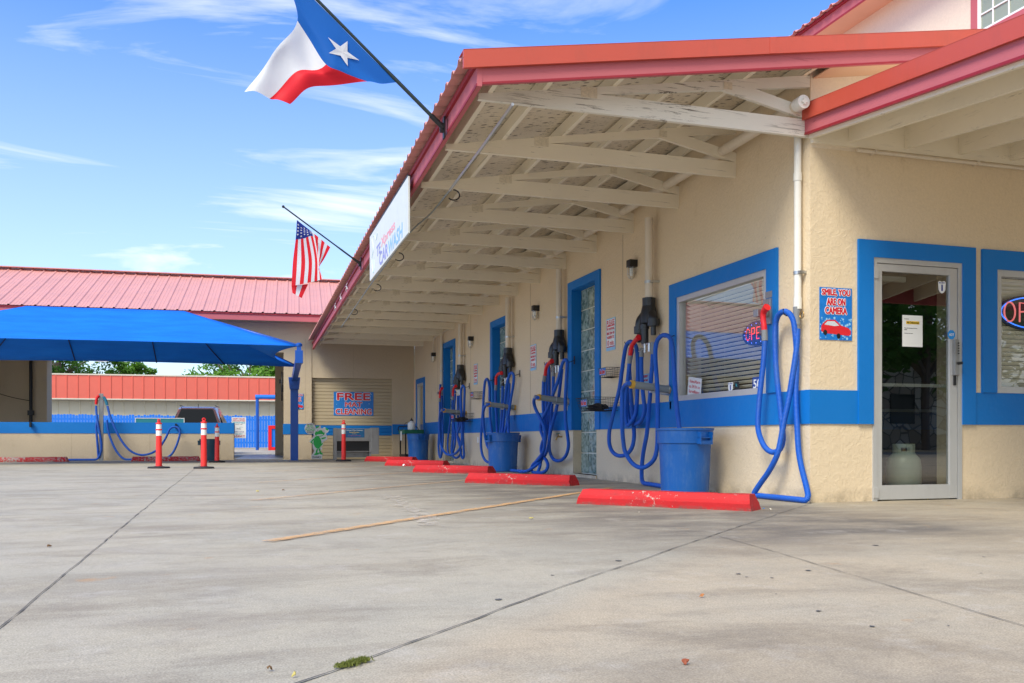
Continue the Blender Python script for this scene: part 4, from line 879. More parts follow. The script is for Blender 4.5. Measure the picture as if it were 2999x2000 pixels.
# ================================================================== WINDOW STICKERS AND OPEN SIGNS
led = thing('open_sign', 'dark blue oval LED sign reading OPEN inside the big window', 'open sign'); pA = V_((0.06, 0.93, 1.585))
led.matrix_world = frame_wall1(pA.y, pA.z, 0.062); mb = MB(); n = 40
mb.prism([(0.25 * math.cos(2 * math.pi * i / n), 0.12 * math.sin(2 * math.pi * i / n), 0) for i in range(n)], (0, 0, 0.012)); mb.build('panel', mat('dark_blue_panel', (0.008, 0.016, 0.06), 0.3), led)
LRED = emit('red_led', (1.0, 0.04, 0.04), 1.2); LBL = emit('blue_led', (0.12, 0.2, 1.0), 1.3)
def dots(lines, m, parent, r, step, z, name):
    mb = MB()
    for ln in lines:
        for a, b in zip(ln, ln[1:]):
            a = Vector(a + (0,)); b = Vector(b + (0,)); k_ = max(1, int((b - a).length / step))
            for i in range(k_):
                p_ = a.lerp(b, i / k_); mb.tube([p_ + Vector((0, 0, z)), p_ + Vector((0, 0, z + 0.004))], r, 6)
    return mb.build(name, m, parent)
def O_(cx_, w_, h_, n=16): return [(cx_ + w_ / 2 * math.cos(2 * math.pi * i / n), h_ / 2 * math.sin(2 * math.pi * i / n)) for i in range(n + 1)]
hh = 0.055
dots([O_(-0.145, 0.07, 0.11), [(-0.08, -hh), (-0.08, hh), (-0.03, hh), (-0.025, 0.02), (-0.035, 0.0), (-0.08, 0.0)], [(0.065, hh), (0.01, hh), (0.01, -hh), (0.065, -hh)], [(0.01, 0), (0.055, 0)], [(0.10, -hh), (0.10, hh), (0.165, -hh), (0.165, hh)]], LRED, led, 0.0036, 0.011, 0.012, 'letters')
dots([[(0.21 * math.cos(q), 0.095 * math.sin(q)) for q in [2 * math.pi * i / 16 for i in range(17)]]], LBL, led, 0.004, 0.2, 0.012, 'border_dots')
neo = thing('open_sign', 'neon sign with red letters OPEN in a blue oval in the right hand window', 'open sign'); neo.matrix_world = frame_wall2(2.56, 1.765, 0.07)
mb = MB(); mb.prism([(0.44 * math.cos(2 * math.pi * i / n), 0.175 * math.sin(2 * math.pi * i / n), -0.02) for i in range(n)], (0, 0, 0.012)); mb.build('panel', mat('black_panel', (0.01, 0.01, 0.012), 0.4), neo)
NR = emit('neon_red_tube', (0.85, 0.20, 0.20), 0.3); NB = emit('neon_blue_tube', (0.04, 0.20, 1.0), 0.7)
mb = MB(); mb.tube([(0.41 * math.cos(2 * math.pi * i / 40), 0.15 * math.sin(2 * math.pi * i / 40), 0.01) for i in range(41)], 0.006, 8); mb.build('tube_border', NB, neo)
mb = MB(); hh = 0.092
for ln in ([(x - 0.31, y, 0.012) for x, y in [(0.065 * math.cos(2 * math.pi * i / 20), hh * math.sin(2 * math.pi * i / 20)) for i in range(21)]],
           [(-0.19, -hh, 0.012), (-0.19, hh, 0.012), (-0.11, hh - 0.005, 0.012), (-0.085, 0.05, 0.012), (-0.11, 0.01, 0.012), (-0.185, 0.005, 0.012)],
           [(0.10, hh, 0.012), (0.0, hh, 0.012), (0.0, 0, 0.012), (0.08, 0, 0.012), (0.0, 0.001, 0.012), (0.0, -hh, 0.012), (0.10, -hh, 0.012)],
           [(0.17, -hh, 0.012), (0.17, hh, 0.012), (0.29, -hh, 0.012), (0.29, hh, 0.012)]): mb.tube(ln, 0.008, 8)
mb.build('tube_letters', NR, neo)
r_ = sign('window_card', 'blue card reading 50 percent low in the big window corner', 'sticker', frame_wall1(0.83, 1.09, 0.028), 0.26, 0.13, mat('royal_blue_card', (0.01, 0.06, 0.33), 0.4), 0.002); text('50%', 0.0, 0.0, 0.22, 0.085, WHITE, r_, z=0.0025, bold=0.02)
r_ = sign('window_card', 'tilted white video alarm surveillance card in the big window', 'sticker', frame_wall1(2.12, 1.13, 0.05) @ Matrix.Shear('XY', 4, (0.18, 0)) if False else frame_wall1(2.12, 1.13, 0.028) @ Matrix.Rotation(R(-8), 4, 'Z'), 0.30, 0.20, OFFW, 0.002)
for i, s_ in enumerate(('Video/Alarm', 'co 24 Hr co', 'Surveillance')): text(s_, 0, 0.055 - i * 0.055, 0.24, 0.035, REDINK, r_, z=0.0025)
def shield(label, M_, w_, h_):
    t = thing('badge_sticker', label, 'sticker'); t.matrix_world = M_; mb = MB()
    mb.prism([(x * w_, y * h_, 0) for x, y in [(-0.5, 0.4), (-0.3, 0.5), (0, 0.42), (0.3, 0.5), (0.5, 0.4), (0.45, -0.2), (0.25, -0.42), (0, -0.5), (-0.25, -0.42), (-0.45, -0.2)]], (0, 0, 0.001)); mb.build('badge', WHITE, t)
    text('1', 0, -0.05 * h_, w_ * 0.16, h_ * 0.48, DBINK, t, z=0.0015, bold=0.02); text('SECURITY', 0, h_ * 0.34, w_ * 0.8, h_ * 0.1, DBINK, t, z=0.0015)
shield('white shield sticker with a blue 1 at the bottom of the big window', frame_wall1(1.37, 1.085, 0.029), 0.10, 0.10)
shield('white shield sticker with a blue 1 on the office door glass', frame_wall2(1.415, 1.95, 0.009), 0.085, 0.115)
r_ = sign('window_decal', 'small black decal beside the shield at the bottom of the big window', 'sticker', frame_wall1(1.25, 1.085, 0.029), 0.09, 0.095, BLKINK, 0.001); text('k', 0, 0.015, 0.03, 0.035, TEALINK, r_, z=0.0015)
oc = [(0.045 * math.cos(R(22.5 + 45 * i)), 0.045 * math.sin(R(22.5 + 45 * i)), 0) for i in range(8)]
for lb, M_ in (('blue octagonal alarm sticker above the keypad lock on the door', frame_wall2(1.505, 1.515, -0.0095)), ('blue octagonal alarm sticker above the 50 percent card', frame_wall1(0.80, 1.19, 0.029))):
    t = thing('alarm_sticker', lb, 'sticker'); t.matrix_world = M_; MB().prism(oc, (0, 0, 0.001)).build('badge', mat('azure_sticker', (0.01, 0.28, 0.75), 0.4), t); text('ADT', 0, 0, 0.055, 0.022, WHITE, t, z=0.0015, bold=0.02)
r_ = sign('paper_notice', 'white paper with yellow highlighted heading taped to the office door glass', 'notice', frame_wall2(1.087, 1.535, 0.0085), 0.222, 0.285, OFFW, 0.001)
B((-0.07, 0.062, 0.0012), (0.075, 0.09, 0.0016), 'highlight', YELINK, r_); text('All Deliveries!', 0.003, 0.077, 0.135, 0.02, BLKINK, r_, z=0.0018)
for s_, y, wd in (('Please take all packages to the front', 0.025, 0.14), ('desk.', 0.012, 0.03), ('Thank you very much', -0.022, 0.09), ('Company', 0.108, 0.05)): text(s_, -0.09 + wd / 2, y, wd, 0.008, BLKINK, r_, z=0.0014)
# smile sign next to the door
def smile(label, M_, w_=0.335, h_=0.46):
    r = sign('camera_notice', label, 'sign', M_, w_, h_, SIGNBL, group='SMILE YOU ARE ON CAMERA signs')
    for s_, y, wd in (('SMILE, YOU', 0.185, 0.86), ('ARE ON', 0.105, 0.56), ('CAMERA', 0.028, 0.66)):
        text(s_, 0, y * h_ / 0.46, wd * w_, 0.058 * h_ / 0.46, REDINK, r, z=0.0065, bold=0.05, outline=WHITE, ow=0.09)
    mb = MB(); rd = random.Random(5)
    for i in range(70):
        q = (rd.uniform(-0.48, 0.48) * w_, rd.uniform(-0.48, -0.08) * h_, 0.0042); rr_ = rd.uniform(0.004, 0.013); mb.prism([(q[0] + rr_ * math.cos(k_), q[1] + rr_ * math.sin(k_), q[2]) for k_ in [0, 1.05, 2.1, 3.14, 4.19, 5.24]], (0, 0, 0.0002))
    mb.build('foam_print', SIGNLB, r)
    car = [(-0.46, -0.33), (-0.45, -0.24), (-0.40, -0.19), (-0.28, -0.12), (-0.02, -0.115), (0.16, -0.22), (0.38, -0.26), (0.46, -0.31), (0.46, -0.38), (0.40, -0.41), (-0.38, -0.37)]
    MB().prism([(x * w_, (y * 1.0) * h_, 0.0048) for x, y in car], (0, 0, 0.0006)).build('car_print', mat('car_red_ink', (0.70, 0.02, 0.03), 0.4), r)
    MB().prism([(x * w_, y * h_, 0.0056) for x, y in [(-0.36, -0.21), (-0.26, -0.145), (-0.05, -0.14), (0.10, -0.22), (-0.05, -0.235)]], (0, 0, 0.0004)).build('car_glass_print', mat('pale_glass_ink', (0.6, 0.66, 0.7), 0.4), r)
    for cx_, cy_ in ((-0.33, -0.36), (0.08, -0.42)):
            mb = MB(); mb.prism([(cx_ * w_ + 0.02 * math.cos(k_ * 0.52), cy_ * h_ + 0.024 * math.sin(k_ * 0.52), 0.0056) for k_ in range(12)], (0, 0, 0.0004)); mb.build('tyre_print', BLKINK, r)
    return r
smile('blue sign SMILE YOU ARE ON CAMERA with red car, beside the office door', frame_wall2(0.258, 1.655, -0.004))

# propane tank inside the door
pt = thing('propane_tank', 'pale propane tank standing just inside the glass door', 'gas tank', (1.24, 0.30, 0.02)); mb = MB()
mb.lathe((0, 0, 0.03), [(0.10, 0.0), (0.135, 0.02), (0.155, 0.07), (0.157, 0.24), (0.145, 0.32), (0.10, 0.37), (0.05, 0.385)], 32); mb.lathe((0, 0, 0), [(0.11, 0), (0.11, 0.05)], 24); mb.build('body', TANK, pt)
mb = MB(); n = 24
for i in range(n):
    a0_, a1_ = R(-60 + 300 * i / n), R(-60 + 300 * (i + 1) / n)
    for z0_, z1_ in ((0.37, 0.42), (0.455, 0.49)) if abs(math.degrees((a0_ + a1_) / 2) % 180 - 90) < 26 else ((0.37, 0.49),):
        mb.prism([(0.095 * math.cos(a0_), 0.095 * math.sin(a0_), z0_), (0.095 * math.cos(a1_), 0.095 * math.sin(a1_), z0_), (0.095 * math.cos(a1_), 0.095 * math.sin(a1_), z1_), (0.095 * math.cos(a0_), 0.095 * math.sin(a0_), z1_)], (0.0, 0.0, 0.0)) if False else mb.poly([(0.095 * math.cos(a0_), 0.095 * math.sin(a0_), z0_), (0.095 * math.cos(a1_), 0.095 * math.sin(a1_), z0_), (0.095 * math.cos(a1_), 0.095 * math.sin(a1_), z1_), (0.095 * math.cos(a0_), 0.095 * math.sin(a0_), z1_)])
col_ = mb.build('collar', TANK, pt); md = col_.modifiers.new('t', 'SOLIDIFY'); md.thickness = 0.004; col_.rotation_euler = (0, 0, R(150))
MB().tube([(0, 0, 0.41), (0, 0, 0.46)], 0.02, 12).build('valve', BRASS, pt)

# ================================================================== GROUND OBJECTS
def can(name, label, x, y, m, rot=0.0, h=0.665, grp=None, rr_=0.24):
    t = thing(name, label, 'bin', (x, y, 0), (0, 0, rot), grp); s = rr_ / 0.24; mb = MB(); k_ = 36
    prof = [(0.225 * s, 0.0), (0.24 * s, 0.012), (0.252 * s, 0.30), (0.262 * s, h - 0.155), (0.276 * s, h - 0.15), (0.283 * s, h - 0.025), (0.292 * s, h - 0.022), (0.294 * s, h), (0.276 * s, h), (0.27 * s, h - 0.03), (0.235 * s, 0.03)]
    c = Vector((0, 0, 0)); rings = []
    for r_, z in prof: rings.append([mb.bm.verts.new((r_ * math.cos(2 * math.pi * i / k_), r_ * math.sin(2 * math.pi * i / k_), z)) for i in range(k_)])
    for i in range(len(rings) - 1):
        for q in range(k_): f = mb.bm.faces.new((rings[i][q], rings[i][(q + 1) % k_], rings[i + 1][(q + 1) % k_], rings[i + 1][q])); f.smooth = True
    mb.bm.faces.new(rings[-1][::-1]); mb.bm.faces.new(rings[0])
    mb.build('body', m, t, sharp=30)
    for sg in (1, -1):
        hb = MB(); R0 = 0.28 * s; z0_, z1_ = h - 0.035, h - 0.155
        for yy in (-0.075, 0.075): hb.prism([(sg * (R0 - 0.02), yy - 0.006, z0_), (sg * (R0 + 0.042), yy - 0.006, z0_ - 0.01), (sg * (R0 + 0.030), yy - 0.006, z1_), (sg * (R0 - 0.02), yy - 0.006, z1_ - 0.005)], (0, 0.012, 0))
        hb.box((sg * (R0 + 0.020), -0.08, z1_ - 0.008), (sg * (R0 + 0.036), 0.08, z1_ + 0.03)); hb.box((sg * (R0 - 0.02), -0.081, z1_ + 0.055), (sg * (R0 + 0.02), 0.081, z1_ + 0.065)); hb.build('handle', m, t)
    return t
can('trash_can', 'round blue plastic bin below the big window behind the nearest red stop', -0.42, 1.50, CANBLUE, R(-75), grp='blue bins by the office wall')
can('trash_can', 'large round blue bin in the middle with several hoses dropping into it', -0.42, 8.05, CANBLUE, R(15), grp='blue bins by the office wall')
can('trash_can', 'farthest round blue bin beside the cleaning cart', -0.42, 15.6, CANBLUE, R(-85), h=0.69, grp='blue bins by the office wall')
can('trash_can', 'slate coloured bin beside the low wall behind the orange posts', -5.48, 17.95, CANTEAL, R(10), h=0.56, rr_=0.20)

def stop(label, a, L_=1.52, m=REDPAINT, w_=0.24, h_=0.125, grp='red concrete wheel stops in front of the office', ang=-49.2, seed=0):
    t = thing('wheel_stop', label, 'wheel stop', (a[0], a[1], 0), (0, 0, R(ang)), grp); mb = MB(); n = 26; ring0 = None
    prof = [(0.0, 0.0), (0.0, 0.055), (0.022, 0.078), (0.052, h_), (w_ - 0.052, h_), (w_ - 0.022, 0.078), (w_, 0.055), (w_, 0.0)]
    for i in range(n + 1):
        x = L_ * i / n; x = x if 0 < i < n else x
        sh = 0.04 if i in (0, n) else 0.0
        ring = []
        for (y, z) in prof:
            xx = x + (z / h_ * 0.035 if i == 0 else (-z / h_ * 0.035 if i == n else 0))
            j = noise.noise(Vector((x * 6 + seed, y * 15, z * 20))) * 0.003 if z > 0 else 0
            ring.append(mb.bm.verts.new((xx, y + j, z + j)))
        if ring0:
            for k_ in range(len(prof) - 1): mb.bm.faces.new((ring0[k_], ring0[k_ + 1], ring[k_ + 1], ring[k_]))
        else: mb.bm.faces.new(ring)
        ring0 = ring
    mb.bm.faces.new(ring0[::-1]); mb.build('block', m, t, sharp=20)
    mb = MB()
    for x in (0.3, L_ - 0.3): mb.tube([(x, w_ / 2, h_ - 0.01), (x, w_ / 2, h_ + 0.002)], 0.012, 10)
    mb.build('anchor_pin', DKMETAL, t); return t
stop('nearest red wheel stop, in front of the bin below the big window', (-2.0, 0.466), seed=1); stop('second red wheel stop from the camera, before the nearest glass blocks', (-2.02, 4.34), seed=2)
stop('third red wheel stop from the camera, before the middle blue bin', (-1.98, 8.1), seed=3); stop('fourth red wheel stop from the camera with white litter beside it', (-1.85, 11.9), seed=4); stop('farthest red wheel stop on the right, before the mat cleaner', (-1.75, 15.75), seed=5)
stop('chipped red wheel stop by the low wall at the left edge of the picture', (-10.6, 17.55), 1.85, REDWORN, 0.2, 0.12, 'chipped wheel stops along the low wall', -3.4, 6)
stop('chipped red wheel stop by the low wall behind the orange posts', (-7.30, 17.35), 1.62, REDWORN, 0.2, 0.12, 'chipped wheel stops along the low wall', -3.4, 7)

def post(label, x, y, h=0.93):
    t = thing('delineator_post', label, 'traffic post', (x, y, 0), (0, 0, random.uniform(0, 3)), 'orange red traffic posts'); s = h / 0.93
    mb = MB(); mb.lathe((0, 0, 0), [(0.20, 0.0), (0.205, 0.012), (0.19, 0.032), (0.10, 0.036), (0.06, 0.045)], 8); mb.build('base', BLACKRB, t)
    mb = MB(); mb.lathe((0, 0, 0), [(0.062, 0.03), (0.058, 0.06), (0.052, 0.5 * s), (0.047, 0.84 * s), (0.058, 0.842 * s), (0.058, 0.862 * s), (0.03, 0.868 * s), (0.026, 0.885 * s)], 22); mb.tube([Vector((0.028 * math.cos(q), 0, 0.905 * s + 0.026 * math.sin(q))) for q in [2 * math.pi * i / 14 for i in range(15)]], 0.011, 8); mb.tube([(0, 0, 0.868 * s), (0, 0, 0.90 * s)], 0.016, 8)
    mb.lathe((0, 0, 0), [(0.053, 0.722 * s), (0.058, 0.726 * s), (0.058, 0.742 * s), (0.053, 0.746 * s)], 22); mb.build('tube', ORPL, t)
    mb = MB(); mb.lathe((0, 0, 0), [(0.0530, 0.62 * s), (0.0515, 0.72 * s)], 22); mb.build('reflective_band', WHITE, t); mb = MB(); mb.lathe((0, 0, 0), [(0.0515, 0.748 * s), (0.0495, 0.838 * s)], 22); mb.build('reflective_band', WHITE, t)
post('leftmost orange red traffic post with white bands', -6.20, 11.55, 0.93); post('tall orange red traffic post right of the leftmost one, before the low wall', -5.38, 11.2, 0.95); post('rear orange red traffic post beside the slate bin', -5.24, 15.9, 0.92); post('orange red traffic post in front of the mat cleaner', -2.22, 16.1, 1.03)

# ================================================================== CAR WASH BUILDING
cw = thing('car_wash_building', 'long tan wash bay building with faded red ribbed roof behind the lot', 'building', (0, 18.3, 0), (0, 0, R(-3.4)))
def cwall(holes, u0, u1, z1, yoff, th, name='wall', m=CWTAN):
    o = wall_solid(name, m, cw, holes, u1, z1, 'y', u0=u0, th=th); o.location = (0, yoff, 0); return o
cwall([(-17.0, -3.575, 0.0, 2.92)] , -18, -2.83, 3.90, 0, 0.3)
cwall([(-2.82, -0.621, 0.0, 2.24)], -2.83, 0.0, 3.90, 0.02, 0.3)
cwall([(-10.85, -3.92, 0.0, 3.18)], -18, 0.0, 3.8, 5.9, 0.3)
B((-3.58, 0.3, 0), (-3.35, 5.9, 3.6), 'partition_wall', CWTAN, cw); B((-11.24, 5.6, 0), (-10.85, 5.9, 3.6), 'partition_wall', CWTAN, cw); B((-18, 0, 0), (-17.7, 5.9, 3.9), 'partition_wall', CWTAN, cw); B((-0.3, 0.32, 0), (0, 5.9, 3.8), 'partition_wall', CWTAN, cw)
B((-18, 0.3, 3.22), (-3.58, 5.9, 3.3), 'ceiling', mat('bay_ceiling', (0.45, 0.40, 0.32), 0.8), cw)
lw = MB(); lw.box((-17.0, 0.0, 0), (-4.876, 0.28, 0.984)); lw.build('low_wall', CWTAN, cw)
mb = MB(); mb.box((-17.0, -0.01, 0.704), (-4.87, 0.0, 0.99)); mb.box((-4.876, -0.01, 0.704), (-4.866, 0.28, 0.99)); mb.box((-17.0, 0.0, 0.984), (-4.87, 0.28, 0.992))
mb.box((-3.581, -0.012, ZB0), (-2.83, -0.001, 0.972)); mb.box((-3.592, -0.01, ZB0), (-3.581, 2.0, 0.972)); mb.box((-0.621, 0.006, ZB0), (-0.013, 0.018, 0.972)); mb.box((-2.83, 0.009, ZB0), (-2.82, 0.019, 0.972)); mb.build('painted_band', BLUE, cw)
for q_ in (((-7.0, -0.003, 0), (-6.99, -0.0005, 0.70)), ((-8.9, -0.003, 0), (-8.89, -0.0005, 0.70)), ((-1.7, 0.016, 2.25), (-1.69, 0.0195, 3.1)), ((-3.0, -0.003, 1.0), (-2.99, -0.0005, 3.3)), ((-3.95, -0.003, 2.85), (-3.94, -0.0005, 3.6))): B(q_[0], q_[1], 'wall_seam', MATS['seam_shadow'], cw)
# roll-up door
mb = MB(); n = 24
for i in range(n):
    z0_ = 2.24 * i / n; z1_ = 2.24 * (i + 1) / n
    if ZB0 - 0.02 < (z0_ + z1_) / 2 < 0.975: continue
    mb.prism([(-2.82, 0.12, z0_), (-2.82, 0.105, z0_ + 0.012), (-2.82, 0.105, z1_ - 0.006), (-2.82, 0.12, z1_)], (2.2, 0, 0))
ru = mb.build('roll_up_door', DOORTAN, cw)
mb = MB()
for i in range(n):
    z0_ = 2.24 * i / n; z1_ = 2.24 * (i + 1) / n
    if ZB0 - 0.02 < (z0_ + z1_) / 2 < 0.975: mb.prism([(-2.82, 0.12, z0_), (-2.82, 0.105, z0_ + 0.012), (-2.82, 0.105, z1_ - 0.006), (-2.82, 0.12, z1_)], (2.2, 0, 0))
mb.build('painted_slats', BLUE, ru)
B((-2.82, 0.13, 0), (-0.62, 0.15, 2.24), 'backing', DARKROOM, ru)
# roof
mb = MB(); prev = None; x = -19.0
while x < 1.2:
    for dx, h in ((0.0, 0.0), (0.07, 0.0), (0.08, 0.007), (0.095, 0.0), (0.15, 0.0), (0.16, 0.007), (0.175, 0.0), (0.23, 0.0), (0.25, 0.026), (0.28, 0.026), (0.3048, 0.0)):
        a = mb.bm.verts.new((x + dx, -0.62, 3.90 + h)); b = mb.bm.verts.new((x + dx, 2.8, 5.38 + h)); c = mb.bm.verts.new((x + dx, 6.4, 3.85 + h))
        if prev: mb.bm.faces.new((prev[0], prev[1], b, a)); mb.bm.faces.new((prev[1], prev[2], c, b))
        prev = (a, b, c)
    x += 0.3048
cr = mb.build('roof', ROOFRED, cw, sharp=15); md = cr.modifiers.new('t', 'SOLIDIFY'); md.thickness = 0.004
B((-19.1, 2.6, 5.40), (1.2, 3.0, 5.425), 'ridge_cap', ROOFRED, cr)
B((-19.1, -0.58, 3.70), (1.2, -0.545, 3.86), 'fascia_board', PINK, cr); B((-19.1, -0.60, 3.85), (1.2, -0.581, 3.89), 'fascia_trim', DRED, cr)
B((-19.0, -0.54, 3.72), (1.2, 0.0, 3.735), 'soffit', mat('soffit_board', (0.42, 0.36, 0.28), 0.8), cr)
mb = MB(); mb.prism([(-19, 0.1, 3.9), (-19, 2.8, 5.3), (-19, 6.1, 3.85)], (0.1, 0, 0)); mb.prism([(1.0, 0.1, 3.9), (1.0, 2.8, 5.3), (1.0, 6.1, 3.85)], (0.1, 0, 0)); mb.build('gable_end', CWTAN, cw)
# bay interior pipes
mb = MB(); mb.tube([(-11.28, 5.5, 3.0), (-11.28, 5.5, 0.0)], 0.05, 10); mb.tube([(-12.3, 5.6, 3.0), (-12.3, 5.6, 1.8)], 0.03, 8); mb.tube(spline([(-12.3, 5.55, 2.0), (-11.8, 5.5, 1.85), (-11.3, 5.5, 1.75)], 0.1), 0.012, 6); mb.box((-11.36, 5.42, 1.3), (-11.2, 5.58, 1.45)); mb.build('bay_pipe', DKMETAL, cw)
B((-4.87, 0.0, 0.006), (-3.6, 6.0, 0.012), 'bay_floor_grate', mat('wet_bay_floor', (0.16, 0.17, 0.18), 0.35, var=0.3, vs=4), cw)
mb = MB(); mb.box((-3.70, 0.3, 2.10), (-3.6, 0.45, 2.2)); mb.tube([(-3.62, 0.15, 2.4), (-3.62, 0.15, 1.6)], 0.02, 8); mb.box((-3.66, 1.0, 1.9), (-3.59, 1.15, 2.1)); mb.build('sensor_box', DKMETAL, cw)
def cwp(lx, ly, z=0.0):
    a = R(-3.4); return Vector((lx * math.cos(a) - ly * math.sin(a), 18.3 + lx * math.sin(a) + ly * math.cos(a), z))
CWM = Matrix.Translation((0, 18.3, 0)) @ Matrix.Rotation(R(-3.4), 4, 'Z')
r_ = sign('mat_cleaning_board', 'large blue sign reading FREE MAT CLEANING on the roll-up door', 'sign', CWM @ frame_wall2(-1.685, 1.54, 0.10), 1.09, 0.66, SIGNBL)
for s_, y, wd, ht in (('FREE', 0.20, 0.90, 0.19), ('MAT', -0.02, 0.46, 0.125), ('CLEANING', -0.22, 0.98, 0.15)):
    text(s_, 0, y, wd, ht, REDINK, r_, z=0.0065, bold=0.045, outline=WHITE, ow=0.06)
mb = MB(); rd = random.Random(2)
for i in range(40):
    cx_, cy_, q = rd.uniform(-0.5, 0.5), rd.uniform(-0.3, 0.3), rd.uniform(0.006, 0.016); mb.prism([(cx_ + q * math.cos(k_ * 0.785), cy_ + q * math.sin(k_ * 0.785), 0.0042) for k_ in range(8)], (0, 0, 0.0002))
mb.build('bubble_print', SIGNLB, r_)
smile('blue SMILE YOU ARE ON CAMERA sign on the far wall behind the blue canopy post', CWM @ frame_wall2(-3.21, 1.585, -0.008), 0.33, 0.42)
# teal boards behind the low wall
for i, x in enumerate((-7.18, -6.55)):
    r_ = sign('menu_board', ('left' if i == 0 else 'right') + ' teal board with white frame just above the low wall', 'sign', CWM @ frame_wall2(x, 0.98, 0.9), 0.62, 0.28, mat('teal_board', (0.03, 0.30, 0.36), 0.4), 0.01)
    mb = MB(); mb.box((-0.32, 0.135, 0.002), (0.32, 0.155, 0.02)); mb.box((-0.32, -0.15, 0.002), (-0.30, 0.134, 0.02)); mb.box((0.30, -0.15, 0.002), (0.32, 0.134, 0.02)); mb.build('frame', WHITE, r_)
    MB().prism([(0.02, -0.1, 0.012), (0.2, 0.0, 0.012), (0.25, -0.1, 0.012)], (0, 0, 0.001)).build('car_print', WHITE, r_)

# vacuum post in front of the low wall
vp = thing('hose_post', 'square steel post with two blue hoses in front of the low wall', 'vacuum post'); q = cwp(-8.14, -0.22)
mb = MB(); mb.box((q.x - 0.05, q.y - 0.05, 0), (q.x + 0.05, q.y + 0.05, 1.73), 0.004); mb.box((q.x - 0.055, q.y - 0.055, 1.0), (q.x + 0.055, q.y + 0.055, 1.03)); mb.build('post', STAIN, vp)
def onC(x, y, off): # local plane of the wash building
    r = _ray(x, y); a = R(-3.4); ey = (-math.sin(a), math.cos(a)); t = ((0 - CP.x) * ey[0] + (18.3 - CP.y) * ey[1] + off) / (r[0] * ey[0] + r[1] * ey[1]); return Vector((CP.x + t * r[0], CP.y + t * r[1], CP.z + t * r[2]))
def hoseC(pts, off, r=0.028):
    P = [onC(x / 2.45, 760 + y / 2.45, off) for x, y in pts]
    for p_ in P: p_.z = max(p_.z, r)
    mb = MB(); mb.tube(spline(P, 0.05), r, 10, uv=True); mb.build('hose', HOSE, vp, sharp=80)
hoseC([(691, 1050), (693, 1100), (700, 1160), (715, 1240), (728, 1320), (725, 1380), (700, 1430), (650, 1450), (560, 1455), (470, 1455)], -0.34)
hoseC([(697, 1160), (690, 1200), (697, 1280), (703, 1360), (708, 1420)], -0.30)
hoseC([(772, 1050), (790, 1120), (830, 1220), (880, 1310), (940, 1375), (1010, 1402), (1080, 1392), (1140, 1355), (1190, 1280), (1220, 1215), (1255, 1200), (1285, 1215), (1290, 1260), (1265, 1340), (1230, 1400), (1180, 1440)], -0.3)
hoseC([(768, 1150), (775, 1220), (800, 1300), (840, 1380), (890, 1430), (950, 1446), (1000, 1450)], -0.26)
for pts, m in (([(712, 975), (697, 995), (692, 1020), (691, 1040)], REDPL), ([(744, 985), (757, 1005), (766, 1030), (770, 1045)], mat('teal_nozzle', (0.02, 0.18, 0.30), 0.4))):
    MB().tube(spline([onC(x / 2.45, 760 + y / 2.45, -0.3) for x, y in pts], 0.03), 0.036, 10).build('nozzle', m, vp)
mb = MB()
for x, y in ((1265, 1205), (224, 1195)): p_ = onC(x / 2.45, 760 + y / 2.45, -0.02); mb.box((p_.x - 0.02, p_.y - 0.12, p_.z - 0.03), (p_.x + 0.02, p_.y, p_.z + 0.1))
mb.build('hook', DKMETAL, vp)

# mat cleaner machine
mc = thing('mat_cleaner', 'stainless steel floor mat cleaning machine in front of the roll-up door', 'cleaning machine', (-2.32, 17.45, 0), (0, 0, R(-1)))
mb = MB(); mb.box((0.05, 0, 0.50), (1.0, 0.35, 0.84), 0.006); mb.box((0.0, 0.30, 0.06), (0.98, 0.34, 0.84)); mb.box((0.05, -0.03, 0.22), (1.0, 0.34, 0.235)); mb.build('cabinet', STAIN, mc)
mb = MB(); mb.box((0.0, -0.02, 0.0), (0.07, 0.05, 0.85)); mb.box((0.93, 0.25, 0.0), (0.98, 0.3, 0.5)); mb.box((0.0, 0.25, 0.0), (0.05, 0.3, 0.5)); mb.box((0.93, 0.0, 0.0), (0.98, 0.05, 0.5)); mb.build('leg', STAIN, mc)
B((0.06, 0.12, 0.236), (0.99, 0.295, 0.50), 'roller_slot', BLACKPL, mc); B((0.981, -0.02, 0.15), (1.19, 0.34, 0.86), 'control_box', STAIN, mc, 0.004)
e = B((0.27, -0.006, 0.60), (0.80, -0.001, 0.83), 'label_plate', mat('dark_blue_label', (0.01, 0.10, 0.25), 0.4, var=0.4, vs=6), mc)
for s_, y, wd, ht, m in (('Carpet Mat Cleaner', 0.79, 0.46, 0.035, WHITE), ('Bug Beater', 0.735, 0.26, 0.035, YELINK), ('& Washer', 0.695, 0.12, 0.016, YELINK), ('for cleaning your mats', 0.645, 0.34, 0.024, mat('magenta_ink', (0.6, 0.02, 0.2), 0.5))):
    l_ = text(s_, 0, 0, wd, ht, m, mc, z=0.0); l_.matrix_local = frame_wall2(0.535, y, -0.0065)

# green bug cut-out board
bg_ = thing('cutout_board', 'small standing cut-out board of a green bug with speech bubble', 'cut-out sign'); bg_.matrix_world = Matrix.Translation((-2.72, 17.85, 0.02)) @ frame_wall2(0, 0, 0)
outline = [(-0.16, 0.0), (0.12, 0.0), (0.13, 0.10), (0.14, 0.16), (0.08, 0.20), (0.12, 0.28), (0.10, 0.33), (0.15, 0.37), (0.14, 0.44), (0.18, 0.48), (0.26, 0.53), (0.25, 0.62), (0.22, 0.68), (0.28, 0.72), (0.31, 0.78), (0.26, 0.82), (0.18, 0.86), (0.12, 0.82), (0.09, 0.84), (0.08, 0.91), (-0.02, 0.86), (-0.06, 0.74), (-0.10, 0.70), (-0.10, 0.62), (-0.17, 0.53), (-0.22, 0.47), (-0.13, 0.40), (-0.12, 0.28), (-0.08, 0.22), (-0.13, 0.14), (-0.16, 0.10)]
